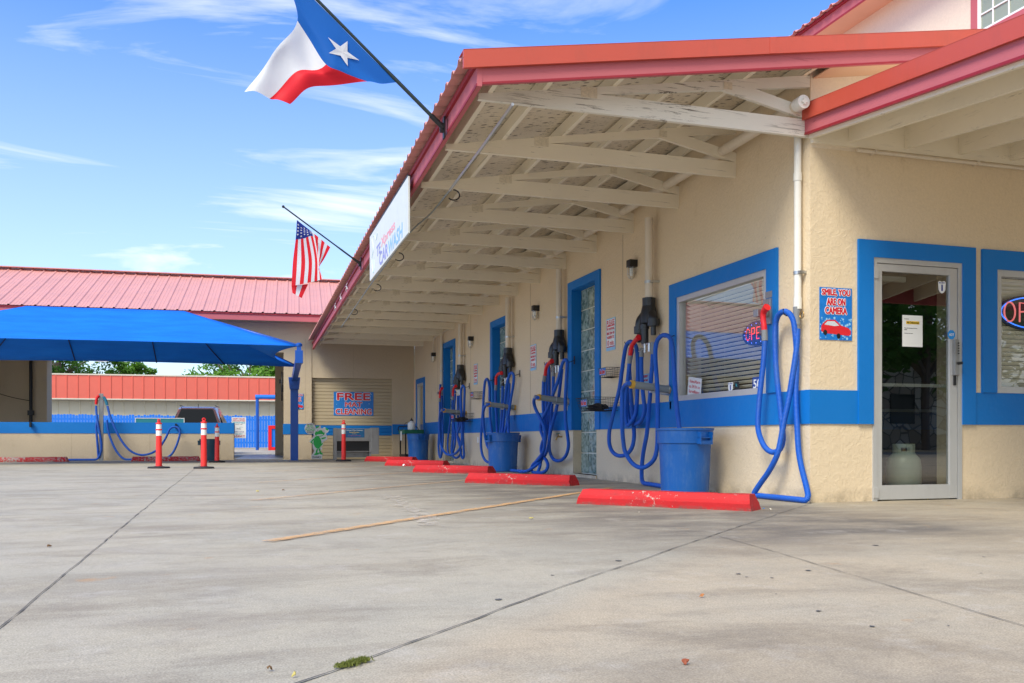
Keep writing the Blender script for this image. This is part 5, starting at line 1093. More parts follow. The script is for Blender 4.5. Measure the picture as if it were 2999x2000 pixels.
MB().prism([(x, y, 0) for x, y in outline], (0, 0, 0.01)).build('board', WHITE, bg_)
def ell(cx_, cy_, a, b, rot=0, n=22, z=0.0104): return [(cx_ + a * math.cos(t_) * math.cos(rot) - b * math.sin(t_) * math.sin(rot), cy_ + a * math.cos(t_) * math.sin(rot) + b * math.sin(t_) * math.cos(rot), z) for t_ in [2 * math.pi * i / n for i in range(n)]]
mb = MB()
for q_ in ((0.0, 0.45, 0.105, 0.17, 0.1), (0.06, 0.69, 0.13, 0.085, 0.1), (-0.02, 0.14, 0.07, 0.03, 0.3), (0.09, 0.155, 0.055, 0.028, -0.4), (-0.02, 0.21, 0.022, 0.075, -0.3), (0.06, 0.23, 0.022, 0.08, 0.3), (0.0, 0.86, 0.05, 0.022, 0.5), (0.25, 0.80, 0.05, 0.022, -0.6), (-0.13, 0.50, 0.06, 0.018, 0.9), (-0.15, 0.44, 0.05, 0.016, -0.7), (0.16, 0.56, 0.07, 0.02, 0.3), (0.12, 0.40, 0.045, 0.015, 1.1)):
    mb.prism(ell(*q_), (0, 0, 0.002 + random.uniform(0, 0.0006)))
mb.build('bug_print', GRNINK, bg_)
mb = MB(); mb.prism(ell(-0.0, 0.78, 0.05, 0.04, 0.2, z=0.0135), (0, 0, 0.001)); mb.prism(ell(0.17, 0.76, 0.04, 0.045, 0, z=0.0135), (0, 0, 0.001)); mb.prism(ell(0.06, 0.645, 0.09, 0.022, 0.1, z=0.0135), (0, 0, 0.001)); mb.build('eye_print', WHITE, bg_)
mb = MB(); mb.prism(ell(0.01, 0.775, 0.01, 0.012, z=0.015), (0, 0, 0.001)); mb.prism(ell(0.17, 0.75, 0.01, 0.012, z=0.015), (0, 0, 0.001)); mb.build('pupil_print', BLKINK, bg_)
text('THANKS!', -0.02, 0.05, 0.23, 0.06, BLKINK, bg_, z=0.0105, bold=0.01, shear=0.2)
mb = MB(); mb.prism(ell(-0.19, 0.82, 0.145, 0.155, z=-0.002), (0, 0, 0.01)); mb.prism([(-0.12, 0.70, -0.003), (-0.07, 0.60, -0.003), (-0.05, 0.72, -0.003)], (0, 0, 0.009)); mb.build('speech_bubble', WHITE, bg_)
for s_, y, wd, ht, m in (("DON'T MEAN TO", 0.925, 0.19, 0.03, BLKINK), ('BUG', 0.88, 0.14, 0.055, GRNINK), ('YOU... BUT', 0.838, 0.22, 0.02, BLKINK), ('PLEASE', 0.79, 0.25, 0.055, GRNINK), ('RETURN THE', 0.748, 0.18, 0.02, BLKINK), ('TOWELS!', 0.71, 0.17, 0.035, BLKINK)): text(s_, -0.19, y, wd, ht, m, bg_, z=0.0085, bold=0.01)
B((-0.1, 0.0, -0.15), (0.08, 0.01, 0.0), 'foot', WHITE, bg_)

# cleaning cart and jug
ct = thing('cleaning_cart', 'dark cart with a green tray standing beside the farthest blue bin', 'cart', (-0.42, 16.55, 0), (0, 0, R(4)))
mb = MB()
for x in (-0.22, 0.22):
    for y in (-0.28, 0.28): mb.box((x - 0.015, y - 0.015, 0.09), (x + 0.015, y + 0.015, 0.74))
mb.box((-0.24, -0.3, 0.10), (0.24, 0.3, 0.16)); mb.tube(spline([(-0.24, 0.28, 0.74), (-0.25, 0.34, 0.88), (0.25, 0.34, 0.88), (0.24, 0.28, 0.74)], 0.1), 0.012, 8); mb.build('frame', DKMETAL, ct)
mb = MB(); mb.box((-0.26, -0.32, 0.70), (0.26, 0.32, 0.80), 0.012); mb.build('tray', GREENPL, ct)
for x in (-0.2, 0.2):
    for y in (-0.25, 0.25): MB().tube([(x - 0.015, y, 0.045), (x + 0.015, y, 0.045)], 0.045, 14).build('wheel', TYRE, ct)
B((-0.275, -0.05, 0.52), (-0.262, 0.05, 0.76), 'white_tag', OFFW, ct)
jg = thing('sprayer_jug', 'white pump sprayer jug with black cap standing on the green tray', 'sprayer', (-0.42, 16.5, 0.80)); mb = MB(); mb.lathe((0, 0, 0), [(0.09, 0.0), (0.10, 0.02), (0.10, 0.15), (0.085, 0.19), (0.04, 0.215), (0.04, 0.235)], 22); mb.build('tank', WHITE, jg)
mb = MB(); mb.lathe((0, 0, 0.23), [(0.042, 0), (0.045, 0.03), (0.02, 0.035), (0.018, 0.055)], 16); mb.tube([Vector((0.0, 0.04 * math.cos(q), 0.29 + 0.02 * math.sin(q))) for q in [math.pi * i / 8 for i in range(9)]], 0.008, 8); mb.tube(spline([(-0.04, 0, 0.2), (-0.15, 0.02, 0.18), (-0.22, 0.03, 0.02), (-0.27, 0.05, -0.02)], 0.03), 0.006, 6); mb.build('pump', BLACKPL, jg)

# ================================================================== BLUE SHADE CANOPY
sh = thing('shade_canopy', 'blue fabric shade canopy with sloping sides on blue cantilever posts', 'shade canopy', (0, 18.3, 0), (0, 0, R(-3.4)))
xr, xl = -3.19, -11.75; yn, yf, ym = -5.0, -1.5, -3.0; zn, zf, zr = 2.60, 2.41, 3.56; rr0, rr1 = -5.8, -9.16
def quad_surf(mb, A_, B_, C_, D_, sagA, sagB, n=16, m_=10, sag=0.0, bulge=None):
    "A-B near edge, D-C far edge; ruled surface, edges A-B sag"
    g_ = []
    for i in range(n + 1):
        u = i / n; row = []
        for j in range(m_ + 1):
            v = j / m_; p_ = A_.lerp(B_, u).lerp(D_.lerp(C_, u), v); s1 = 4 * u * (1 - u)
            p_ = p_ + sagA * s1 * (1 - v) + sagB * s1 * v - Vector((0, 0, sag)) * s1 * 4 * v * (1 - v)
            row.append(mb.bm.verts.new(p_))
        g_.append(row)
    for i in range(n):
        for j in range(m_): f = mb.bm.faces.new((g_[i][j], g_[i + 1][j], g_[i + 1][j + 1], g_[i][j + 1])); f.smooth = True
V = Vector; NR_, NL_ = V((xr, yn, zn)), V((xl, yn, zn)); FR_, FL_ = V((xr, yf, zf)), V((xl, yf, zf)); RR_, RL_ = V((rr0, ym, zr)), V((rr1, ym, zr))
Z0 = V((0, 0, 0)); mb = MB()
quad_surf(mb, NL_, NR_, RR_, RL_, V((0, 0.10, 0.03)), Z0, 24, 10, 0.05); quad_surf(mb, FL_, FR_, RR_, RL_, V((0, -0.12, 0.05)), Z0, 24, 10, 0.06)
quad_surf(mb, NR_, FR_, RR_ + V((0, 0.001, 0)), RR_, V((-0.55, 0, 0.02)), Z0, 14, 10, 0.03); quad_surf(mb, NL_, FL_, RL_ + V((0, 0.001, 0)), RL_, V((0.55, 0, 0.02)), Z0, 14, 10, 0.03)
fb = mb.build('fabric', FABRIC, sh, sharp=25); md = fb.modifiers.new('t', 'SOLIDIFY'); md.thickness = 0.004
mb = MB()
for x in (-10.4, -8.45, -6.6, -5.0):
    u = (x - xl) / (xr - xl); a = FL_.lerp(FR_, u) + V((0, -0.12, 0.05)) * 4 * u * (1 - u) + V((0, 0, -0.015)); t_ = min(1, max(0, (x - rr1) / (rr0 - rr1))); b = V((min(max(x, rr1), rr0), ym, zr - 0.04)); c = a.lerp(b, 0.5) + V((0, 0, -0.07))
    mb.tube(spline([a, c, b], 0.1), 0.012, 6)
mb.build('seam', mat('dark_blue_webbing', (0.004, 0.012, 0.05), 0.8), fb)
MB().box((-8.0, yf - 0.03, 2.45), (-7.75, yf - 0.02, 2.49)).build('care_tag', WHITE, fb)
for x in (xr - 0.10, xl + 0.10):
    mb = MB(); mb.box((x - 0.10, -1.18, 0), (x + 0.10, -0.98, 2.05), 0.006); mb.build('post', STEELBLUE, sh)
    mb = MB(); mb.box((x - 0.12, -1.24, 1.86), (x + 0.12, -0.92, 2.04), 0.01)
    mb.prism([(x - 0.12, -1.30, 1.86), (x + 0.12, -1.30, 1.86), (x + 0.15, -1.30, 2.16), (x - 0.15, -1.30, 2.16)], (0, 0.03, 0)); mb.prism([(x - 0.12, -0.92, 1.86), (x + 0.12, -0.92, 1.86), (x + 0.15, -0.92, 2.16), (x - 0.15, -0.92, 2.16)], (0, 0.03, 0))
    for zz_ in (1.95, 2.12):
        for xx in (-0.08, 0.08): mb.tube([(x + xx, -1.34, zz_), (x + xx, -1.30, zz_)], 0.02, 8)
    mb.build('bracket', STEELBLUE, sh)
    xa = x + (0.10 if x > -6 else -0.10)
    mb = MB(); mb.bar((x, -1.0, 2.14), (xa, yn + 0.12, zn - 0.27), 0.13, 0.18); mb.box((xa - 0.085, yn - 0.06, zn - 0.38), (xa + 0.085, yn + 0.14, zn - 0.10), 0.006)
    mb.build('arm', STEELBLUE, sh)
    mb = MB(); mb.box((xa - 0.05, yn - 0.03, zn - 0.12), (xa + 0.05, yn + 0.07, zn + 0.02)); mb.tube([(xa, yn, zn - 0.02), (x, yf, zf)], 0.03, 8) if False else None
    mb.lathe((xa, yn + 0.02, zn), [(0.07, 0), (0.07, 0.05), (0.03, 0.07)], 12); mb.build('corner_fitting', STEELBLUE, sh)
mb = MB()
mb.tube([NR_, RR_ + V((0, 0, -0.04))], 0.03, 8); mb.tube([FR_, RR_ + V((0, 0, -0.05))], 0.03, 8); mb.tube([NL_, RL_ + V((0, 0, -0.04))], 0.03, 8); mb.tube([FL_, RL_ + V((0, 0, -0.05))], 0.03, 8); mb.tube([RL_ + V((0, 0, -0.04)), RR_ + V((0, 0, -0.04))], 0.03, 8); mb.build('frame_tube', STEELBLUE, sh)

# ================================================================== YARD BEYOND THE BAYS
def fence(label, lx0, lx1, ly, h, seed):
    t = thing('picket_fence', label, 'fence', cwp(0, 0), (0, 0, R(-3.4))); mb = MB(); rd = random.Random(seed); x = lx0
    while x < lx1:
        w_ = 0.145; hh_ = h + rd.uniform(-0.05, 0.03); mb.prism([(x, ly, 0.05), (x + w_, ly, 0.05), (x + w_, ly, hh_ - 0.03), (x + w_ - 0.03, ly, hh_), (x + 0.03, ly, hh_), (x, ly, hh_ - 0.03)], (0, 0.02, 0)); x += w_ + 0.012
    mb.build('picket_panel', PBLUE, t); mb = MB()
    for z in (0.3, 1.0, 1.65): mb.box((lx0, ly + 0.021, z), (lx1, ly + 0.07, z + 0.09))
    mb.build('rail', PBLUE, t); return t
fence('tall blue plank fence across the yard behind the wash bays', -24, 6, 30, 1.95, 3)
sd_ = thing('shed_building', 'long cream metal shed with coral red ribbed fascia behind the blue fence', 'building', cwp(0, 0), (0, 0, R(-3.4)))
def ribbed(name, m, x0, x1, y, z0_, z1_, parent, sp=0.6):
    mb = MB(); prev = None; x = x0
    while x < x1:
        for dx, d in ((0.0, 0.0), (sp * 0.86, 0.0), (sp * 0.9, -0.035), (sp * 0.96, -0.035), (sp * 0.995, 0.0)):
            a = mb.bm.verts.new((x + dx, y + d, z0_)); b = mb.bm.verts.new((x + dx, y + d, z1_))
            if prev: mb.bm.faces.new((prev[0], prev[1], b, a))
            prev = (a, b)
        x += sp
    return mb.build(name, m, parent, sharp=15)
ribbed('wall', SIDING, -30, 12, 32.5, 0, 3.2, sd_, 0.6); ribbed('fascia', SHEDRED, -30, 12, 31.9, 2.95, 4.32, sd_, 0.6)
B((-30, 31.86, 4.32), (12, 32.2, 4.40), 'coping', mat('pale_trim', (0.62, 0.58, 0.48), 0.5), sd_); B((-30, 31.86, 2.88), (12, 32.6, 2.95), 'gutter', MATS['pale_trim'], sd_); B((-30, 32.55, 0), (12, 42, 4.3), 'shell', SIDING, sd_)
ca = cwp(-6.78, 9.4)
car = thing('parked_car', 'dark red car seen from behind through the wash bay', 'car', ca, (0, 0, R(-3.4)))
def loft(mb, secs):
    "secs: list of rings of equal length"
    rings = [[mb.bm.verts.new(p_) for p_ in s_] for s_ in secs]; n = len(rings[0])
    for a, b in zip(rings, rings[1:]):
        for i in range(n): f = mb.bm.faces.new((a[i], a[(i + 1) % n], b[(i + 1) % n], b[i])); f.smooth = True
    mb.bm.faces.new(rings[0]); mb.bm.faces.new(rings[-1][::-1])
def rrect(w_, z0_, z1_, y, r=0.12): 
    pts = []
    for cx_, cz, a0_ in ((w_ / 2 - r, z1_ - r, 0), (-w_ / 2 + r, z1_ - r, 90), (-w_ / 2 + r, z0_ + r, 180), (w_ / 2 - r, z0_ + r, 270)):
        for k_ in range(4): a_ = R(a0_ + 30 * k_); pts.append((cx_ + r * math.cos(a_), y, cz + r * math.sin(a_)))
    return pts
mb = MB(); loft(mb, [rrect(1.80, 0.42, 1.08, 0.0, 0.1), rrect(1.92, 0.35, 1.14, 0.10, 0.12), rrect(1.96, 0.30, 1.16, 0.9, 0.14), rrect(1.96, 0.30, 1.14, 3.2, 0.14), rrect(1.90, 0.32, 1.05, 4.3, 0.14), rrect(1.75, 0.40, 0.90, 4.75, 0.12)]); mb.build('body', CARRED, car)
mb = MB()
def cab(w0, w1, z, y): return None
secs = []
for y, wt, wb, zt_ in ((0.30, 1.20, 1.72, 1.70), (0.55, 1.28, 1.74, 1.76), (1.6, 1.30, 1.76, 1.78), (2.5, 1.25, 1.74, 1.72)):
    secs.append([(wb / 2, y if y > 0.31 else 0.02, 1.08), (wt / 2 + 0.04, y, zt_ - 0.06), (wt / 2 - 0.06, y, zt_), (-wt / 2 + 0.06, y, zt_), (-wt / 2 - 0.04, y, zt_ - 0.06), (-wb / 2, y if y > 0.31 else 0.02, 1.08)])
secs.append([(0.86, 3.3, 1.08), (0.84, 3.28, 1.10), (0.8, 3.27, 1.11), (-0.8, 3.27, 1.11), (-0.84, 3.28, 1.10), (-0.86, 3.3, 1.08)])
loft(mb, secs); cbn = mb.build('cabin', CARRED, car)
GLD = mat('dark_car_glass', (0.004, 0.005, 0.006), 0.08, spec=0.25)
mb = MB(); mb.prism([(-0.74, 0.035, 1.14), (0.74, 0.035, 1.14), (0.55, 0.272, 1.66), (-0.55, 0.272, 1.66)], (0, -0.015, 0.004)); mb.build('rear_window', GLD, car)
for sg in (-1, 1):
    mb = MB(); mb.prism([(sg * 0.872, 0.5, 1.16), (sg * 0.872, 3.0, 1.16), (sg * 0.66, 2.45, 1.64), (sg * 0.66, 0.6, 1.68)], (sg * 0.02, 0, 0)); mb.build('side_window', GLD, car)
    mb = MB(); mb.box((sg * 1.0, 2.6, 1.06), (sg * 1.16, 2.7, 1.22), 0.03); mb.build('mirror', BLACKPL, car)
    mb = MB(); mb.box((sg * 0.78, -0.02, 0.80), (sg * 0.94, 0.06, 1.12), 0.02); mb.build('tail_light', mat('tail_light_red', (0.35, 0.0, 0.0), 0.2), car)
    mb = MB(); mb.tube([(sg * 0.62, 0.5, 1.80), (sg * 0.62, 2.3, 1.80)], 0.015, 8); mb.build('roof_rail', BLACKPL, car)
    for yy in (0.95, 3.75):
        wh = MB(); wh.tube([(sg * 0.78, yy, 0.36), (sg * 0.99, yy, 0.36)], 0.36, 28); wo = wh.build('wheel', TYRE, car); MB().tube([(sg * 0.985, yy, 0.36), (sg * 0.995, yy, 0.36)], 0.22, 20).build('rim', ALU, wo)
mb = MB(); mb.box((-0.9, -0.08, 0.42), (0.9, 0.05, 0.62), 0.03); mb.build('bumper', BLACKPL, car); B((-0.26, -0.02, 0.78), (0.26, 0.0, 0.92), 'number_plate', WHITE, car); MB().tube([(0, 0.7, 1.78), (0, 0.62, 1.86)], 0.012, 6).build('antenna', BLACKPL, car)

r_ = sign('wash_poster', 'tall white poster about discounted Sunday washes on the blue fence', 'poster', CWM @ frame_wall2(-5.0, 0, 0) @ Matrix.Identity(4), 0.82, 1.22, WHITE)
def pcx(x0, x1, y0, y1, off):
    a, b = onC(x0, y0, off), onC(x1, y1, off); return (a + b) / 2, (b - a).length
c_, _ = pcx(679, 721, 1222, 1283, 12.0); wd_ = (onC(721, 1250, 12.0) - onC(679, 1250, 12.0)).length; hd_ = onC(700, 1222, 12.0).z - onC(700, 1283, 12.0).z
r_.matrix_world = Matrix.Translation(c_) @ Matrix.Rotation(R(-3.4), 4, 'Z') @ Matrix(((1, 0, 0, 0), (0, 0, -1, 0), (0, 1, 0, 0), (0, 0, 0, 1))); r_.scale = (wd_ / 0.82, hd_ / 1.22, 1)
for s_, y, wd, ht, m in (('HAPPY HOUR!', 0.52, 0.7, 0.09, REDINK), ('DISCOUNTED', 0.41, 0.72, 0.075, REDINK), ('WASHES', 0.30, 0.72, 0.10, TEALINK), ('10 AM - 2 PM', 0.19, 0.4, 0.035, BLKINK), ('MON', 0.04, 0.14, 0.07, REDINK), ('thru', 0.04, 0.2, 0.04, TEALINK), ('Friday', -0.07, 0.25, 0.07, BLKINK), ('HAPPY HOUR', -0.24, 0.6, 0.05, DBINK), ('ALL DAY', -0.36, 0.42, 0.07, TEALINK), ('SUNDAY!', -0.49, 0.66, 0.11, REDINK)):
    text(s_, -0.3 if s_ == 'MON' else (0.12 if s_ == 'thru' else 0), y, wd, ht, m, r_, z=0.006, bold=0.02, shear=0.15)
B((-0.39, -0.6, -0.06), (-0.33, 0.6, -0.01), 'frame_post', STAIN, r_)
gt = thing('blue_gantry', 'thin blue steel frame with sideways arm standing in the yard', 'frame'); q = cwp(-4.42, 28.8 - 3); a = onC(754, 1316, 22.0); a.z = 0; tp = onC(754, 1168, 22.0)
mb = MB(); mb.tube([(a.x, a.y, 0), (a.x, a.y, tp.z)], 0.08, 14); mb.build('pole', STEELBLUE, gt); mb = MB(); mb.tube([(a.x - 0.1, a.y, tp.z + 0.1), (a.x + 4.5, a.y - 0.27, tp.z + 0.1)], 0.11, 14); mb.build('arm', PBLUE, gt)
mb = MB(); mb.tube([(a.x + 4.4, a.y - 0.27, 0), (a.x + 4.4, a.y - 0.27, tp.z)], 0.08, 14); mb.build('pole', STEELBLUE, gt)
a = onC(786, 1316, 21.0); tp = onC(786, 1246, 21.0)
kk = thing('pay_kiosk', 'red framed blue kiosk with white box beside the far bay exit', 'kiosk', (a.x, a.y, 0), (0, 0, R(-3.4))); hgt = tp.z
mb = MB(); mb.box((0, 0, 0), (0.16, 0.5, hgt)); mb.box((0.16, 0, hgt - 0.16), (1.2, 0.5, hgt)); mb.box((0.16, 0, 0), (1.2, 0.5, 0.16)); mb.box((1.2, 0, 0), (1.36, 0.5, hgt)); mb.build('frame', REDPL, kk)
B((0.16, 0.05, 0.16), (1.2, 0.45, hgt - 0.16), 'panel', PBLUE, kk); B((0.55, -0.08, hgt * 0.65), (0.95, 0.05, hgt * 0.95), 'white_box', WHITE, kk); MB().tube([(0.6, 0.2, hgt), (0.6, 0.2, hgt + 0.18)], 0.15, 12).build('top_lamp', GREYPL, kk)

# trees
def crown_mesh(seed, rx, ry, rz, n_clump, n_leaf, size, gap=0.0):
    rd = random.Random(seed); mb = MB(); cl = []
    for i in range(n_clump):
        while True:
            p_ = V((rd.uniform(-1, 1), rd.uniform(-1, 1), rd.uniform(-1, 1)))
            if 0.35 < p_.length < 1: break
        cl.append((V((p_.x * rx, p_.y * ry, p_.z * rz)), rd.uniform(0.16, 0.32) * max(rx, rz)))
    for c, r_ in cl:
        for k_ in range(n_leaf):
            d = V((rd.gauss(0, 1), rd.gauss(0, 1), rd.gauss(0, 1))).normalized() * r_ * (rd.random() ** 0.4); d.z *= 0.7
            p_ = c + d; a_ = V((rd.gauss(0, 1), rd.gauss(0, 1), rd.gauss(0, 0.6))).normalized(); b_ = a_.orthogonal().normalized() if rd.random() < 0.5 else a_.cross(V((0, 0, 1))).normalized(); s_ = size * rd.uniform(0.6, 1.3)
            mb.poly([p_ - a_ * s_, p_ + b_ * s_ * 0.45, p_ + a_ * s_, p_ - b_ * s_ * 0.45])
    return mb, cl
def tree(label, x, y, h, rx, rz, seed, m=LEAF, n_clump=40, n_leaf=90, size=0.16, grp='trees beyond the shed', zc=None, bare=0):
    t = thing('shade_tree', label, 'tree', (x, y, 0), group=grp); zc = zc or h - rz * 0.9
    mb, cl = crown_mesh(seed, rx, rx, rz, n_clump, n_leaf, size)
    o = mb.build('crown', m, t); o.location = (0, 0, zc)
    rd = random.Random(seed + 9); tb = MB(); tb.tube(spline([(0, 0, 0), (rd.uniform(-.2, .2), 0, zc * 0.4), (rd.uniform(-.3, .3), 0.1, zc)], 0.5), [0.26 - 0.1 * i / 30 for i in range(len(spline([(0, 0, 0), (0, 0, zc * 0.4), (0, 0.1, zc)], 0.5)) + 3)][:len(spline([(0, 0, 0), (0, 0, zc * 0.4), (0, 0.1, zc)], 0.5))] if False else 0.2, 9)
    for i, (c, r_) in enumerate(cl[:14 + bare]):
        e_ = c + V((0, 0, zc)); s0 = V((0, 0, zc * rd.uniform(0.45, 0.9))); mid = s0.lerp(e_, 0.5) + V((rd.uniform(-.3, .3), rd.uniform(-.3, .3), rd.uniform(0, .4)))
        sp_ = spline([s0, mid, e_], 0.4); tb.tube(sp_, [0.11 * (1 - i2 / len(sp_)) + 0.015 for i2 in range(len(sp_))], 6)
    tb.build('trunk', BARK, t); return t
TP = [(-19.5, 44, 8.6, 4.0, 2.6, 1, LEAF2, 'broad tree with a dark trunk rising left above the shed roof', 46), (-15.6, 47, 7.4, 2.3, 1.6, 2, LEAF, 'thin branching tree with gaps right of the broad left tree', 18), (-12.0, 50, 6.0, 2.6, 1.2, 3, LEAF, 'low tree top just showing in the gap above the shed', 26),
      (-7.0, 46, 8.2, 3.6, 2.7, 4, LEAF, 'full bright green tree right of the sky gap above the shed', 60), (-2.0, 47, 8.6, 3.9, 3.0, 5, LEAF, 'dense bright green tree at the right end above the shed', 60), (3.5, 46, 8.6, 3.9, 3.0, 6, LEAF2, 'dense tree hidden mostly behind the wash bay wall', 45), (-24.5, 46, 8.4, 3.8, 2.8, 7, LEAF2, 'dense tree beyond the left bays', 45)]
for lx, ly, h, rx, rz, sdd, m, lb, nc in TP:
    q = cwp(lx, ly); tree(lb, q.x, q.y, h, rx, rz, sdd, m, nc, 150, 0.17, zc=h - rz)

# ================================================================== BEHIND THE CAMERA (seen in the glass)
st = thing('stone_house', 'gabled house of pale rubble stone across the road, reflected in the door', 'building', (22, -34, 0))
def rubble():
    g = G('rubble_stone'); v = g.N.new('ShaderNodeTexVoronoi'); v.inputs['Scale'].default_value = 1.5; g.L.new(g.co(), v.inputs['Vector'])
    e = g.vor(1.5, 'DISTANCE_TO_EDGE'); sx = g.N.new('ShaderNodeSeparateXYZ'); g.L.new(v.outputs['Color'], sx.inputs[0])
    c = g.ramp(sx.outputs[0], [(0.0, (0.30, 0.22, 0.14)), (0.5, (0.55, 0.48, 0.38)), (1.0, (0.75, 0.70, 0.60))]); c = g.mix(g.ramp(e, [(0.02, 1.0), (0.06, 0.0)]), c, (0.12, 0.10, 0.08)); g.set(Base_Color=c, Roughness=0.85); return g.m
RUB = rubble()
B((-12, -6, 0), (12, 0, 5.4), 'wall', RUB, st); mb = MB(); mb.prism([(-13, 0.4, 5.4), (13, 0.4, 5.4), (0, 0.4, 8.4)], (0, -7, 0)); mb.build('roof', mat('grey_shingle', (0.12, 0.11, 0.10), 0.9), st)
for x in (-8, -3, 3, 8): B((x - 0.8, 0.0, 1.4), (x + 0.8, 0.05, 3.0), 'window', GLD, st)
for i, (x, y, h) in enumerate(((6, -26, 12), (13, -29, 13), (20, -27, 12.5), (28, -30, 13), (36, -30, 13), (44, -32, 12), (-14, -34, 12), (-30, -30, 13))):
    lb = ['first', 'second', 'third', 'fourth', 'fifth', 'sixth', 'seventh', 'eighth'][i]
    if i == 0: t0 = tree('tall dark tree before the stone house, nearest the door side', x, y, h, 5.0, 4.6, 21, LEAF2, 60, 70, 0.3, 'roadside trees behind the camera', zc=7.5)
    else:
        c = copy_tree(t0); c.location = (x, y, 0); c.rotation_euler = (0, 0, i * 1.3); c['label'] = 'tall dark roadside tree behind the camera, ' + lb + ' in its row'

# ================================================================== FLAGS AND BANNER
def flag_surface(ctrl, us, vs, Y0, ripple, amp):
    "ctrl[i][j] picture points at us[i], vs[j] in the plane Y=Y0, interpolated smoothly"
    def cr(P, T, t):
        n = len(T); i = 0
        while i < n - 2 and t > T[i + 1]: i += 1
        p1, p2 = P[i], P[i + 1]; h_ = T[i + 1] - T[i]; s_ = (t - T[i]) / h_
        m1 = (P[i + 1] - P[i - 1]) / (T[i + 1] - T[i - 1]) if i > 0 else (p2 - p1) / h_
        m2 = (P[i + 2] - P[i]) / (T[i + 2] - T[i]) if i + 2 < n else (p2 - p1) / h_
        return p1 * (2 * s_ ** 3 - 3 * s_ ** 2 + 1) + m1 * h_ * (s_ ** 3 - 2 * s_ ** 2 + s_) + p2 * (-2 * s_ ** 3 + 3 * s_ ** 2) + m2 * h_ * (s_ ** 3 - s_ ** 2)
    W_ = [[onY(x, y, Y0) for x, y in row] for row in ctrl]
    def S_(u, v):
        p_ = cr([cr(r, vs, v) for r in W_], us, u); w_ = min(1, u * 3)
        return p_ + V((0, amp * w_ * math.sin(ripple * u + 3 * v) + amp * 0.6 * w_ * math.sin(9 * v + 4 * u), 0))
    return S_
def patch(S_, u0, u1, v0, v1, name, m, parent, n=14, m_=14, off=0.0):
    mb = MB(); g_ = [[mb.bm.verts.new(S_(u0 + (u1 - u0) * i / n, v0 + (v1 - v0) * j / m_) + V((0, off, 0))) for j in range(m_ + 1)] for i in range(n + 1)]
    for i in range(n):
        for j in range(m_): f = mb.bm.faces.new((g_[i][j], g_[i + 1][j], g_[i + 1][j + 1], g_[i][j + 1])); f.smooth = True
    o = mb.build(name, m, parent, sharp=80); return o
def star(S_, cu_, cv, ru, rv, rot, m, parent, off, name='star'):
    P = []
    for i in range(10):
        a_ = R(rot + 36 * i); k_ = 1.0 if i % 2 == 0 else 0.40; P.append((cu_ + ru * k_ * math.cos(a_), cv + rv * k_ * math.sin(a_)))
    mb = MB()
    for sg in (-1, 1):
        c = mb.bm.verts.new(S_(cu_, cv) + V((0, off * sg, 0))); vs_ = [mb.bm.verts.new(S_(a_, b_) + V((0, off * sg, 0))) for a_, b_ in P]
        for i in range(10): mb.bm.faces.new((c, vs_[i], vs_[(i + 1) % 10]))
    mb.build(name, m, parent)
YT = 0.75
tx = thing('lone_star_flag', 'large blue white and red flag with one white star on a slanted black pole', 'flag', group=None)
ctrl = [[(1162, 241), (1050, 130), (980, 58), (890, -32), (800, -125)], [(1120, 243), (1010, 170), (968, 130), (905, 60), (845, -40)], [(1075, 240), (1000, 214), (955, 190), (908, 110), (872, 58)], [(925, 252), (900, 222), (868, 212), (830, 165), (795, 165)], [(850, 303), (812, 288), (790, 286), (750, 272), (716, 272)]]
St = flag_surface(ctrl, [0, 1 / 6, 1 / 3, 0.68, 1.0], [0, 0.25, 0.5, 0.75, 1.0], YT, 14, 0.03)
patch(St, 0, 1 / 3, 0, 1, 'blue_field', FBLUE, tx, 14, 24); patch(St, 1 / 3, 1, 0.5, 1, 'white_field', FWHITE, tx, 24, 14); patch(St, 1 / 3, 1, 0, 0.5, 'red_field', FRED, tx, 24, 14)
# the star is laid out in the plane of the picture of the flag: tips measured on the cloth
tips = [(960, 112), (1018, 121), (1053, 176), (1018, 197), (962, 161)]; mb = MB(); cc = V((1003, 154, 0))
for sg in (-1, 1):
    W_ = []
    for i in range(5):
        a = V(tips[i] + (0,)); b = V(tips[(i + 1) % 5] + (0,)); W_.append(a); mid = (a + b) / 2; W_.append(cc + (mid - cc) * 0.46)
    P = [onY(p_.x, p_.y, YT) + V((0, sg * 0.012 + 0.0, 0)) for p_ in W_]; c = mb.bm.verts.new(onY(cc.x, cc.y, YT) + V((0, sg * 0.012, 0))); vs_ = [mb.bm.verts.new(p_) for p_ in P]
    for i in range(10): mb.bm.faces.new((c, vs_[i], vs_[(i + 1) % 10]))
STAR_BM = mb
def drape(mb, S_, off):
    "press flat star vertices onto the flag surface in the Y direction"
    samp = [(S_(u / 40 / 3 * 1.0, v / 40)) for u in range(41) for v in range(41)]
    for v in mb.bm.verts:
        best = min(samp, key=lambda q_: (q_.x - v.co.x) ** 2 + (q_.z - v.co.z) ** 2); v.co.y = best.y + (off if v.co.y > YT else -off)
drape(STAR_BM, St, 0.010); STAR_BM.build('star', FWHITE, tx)
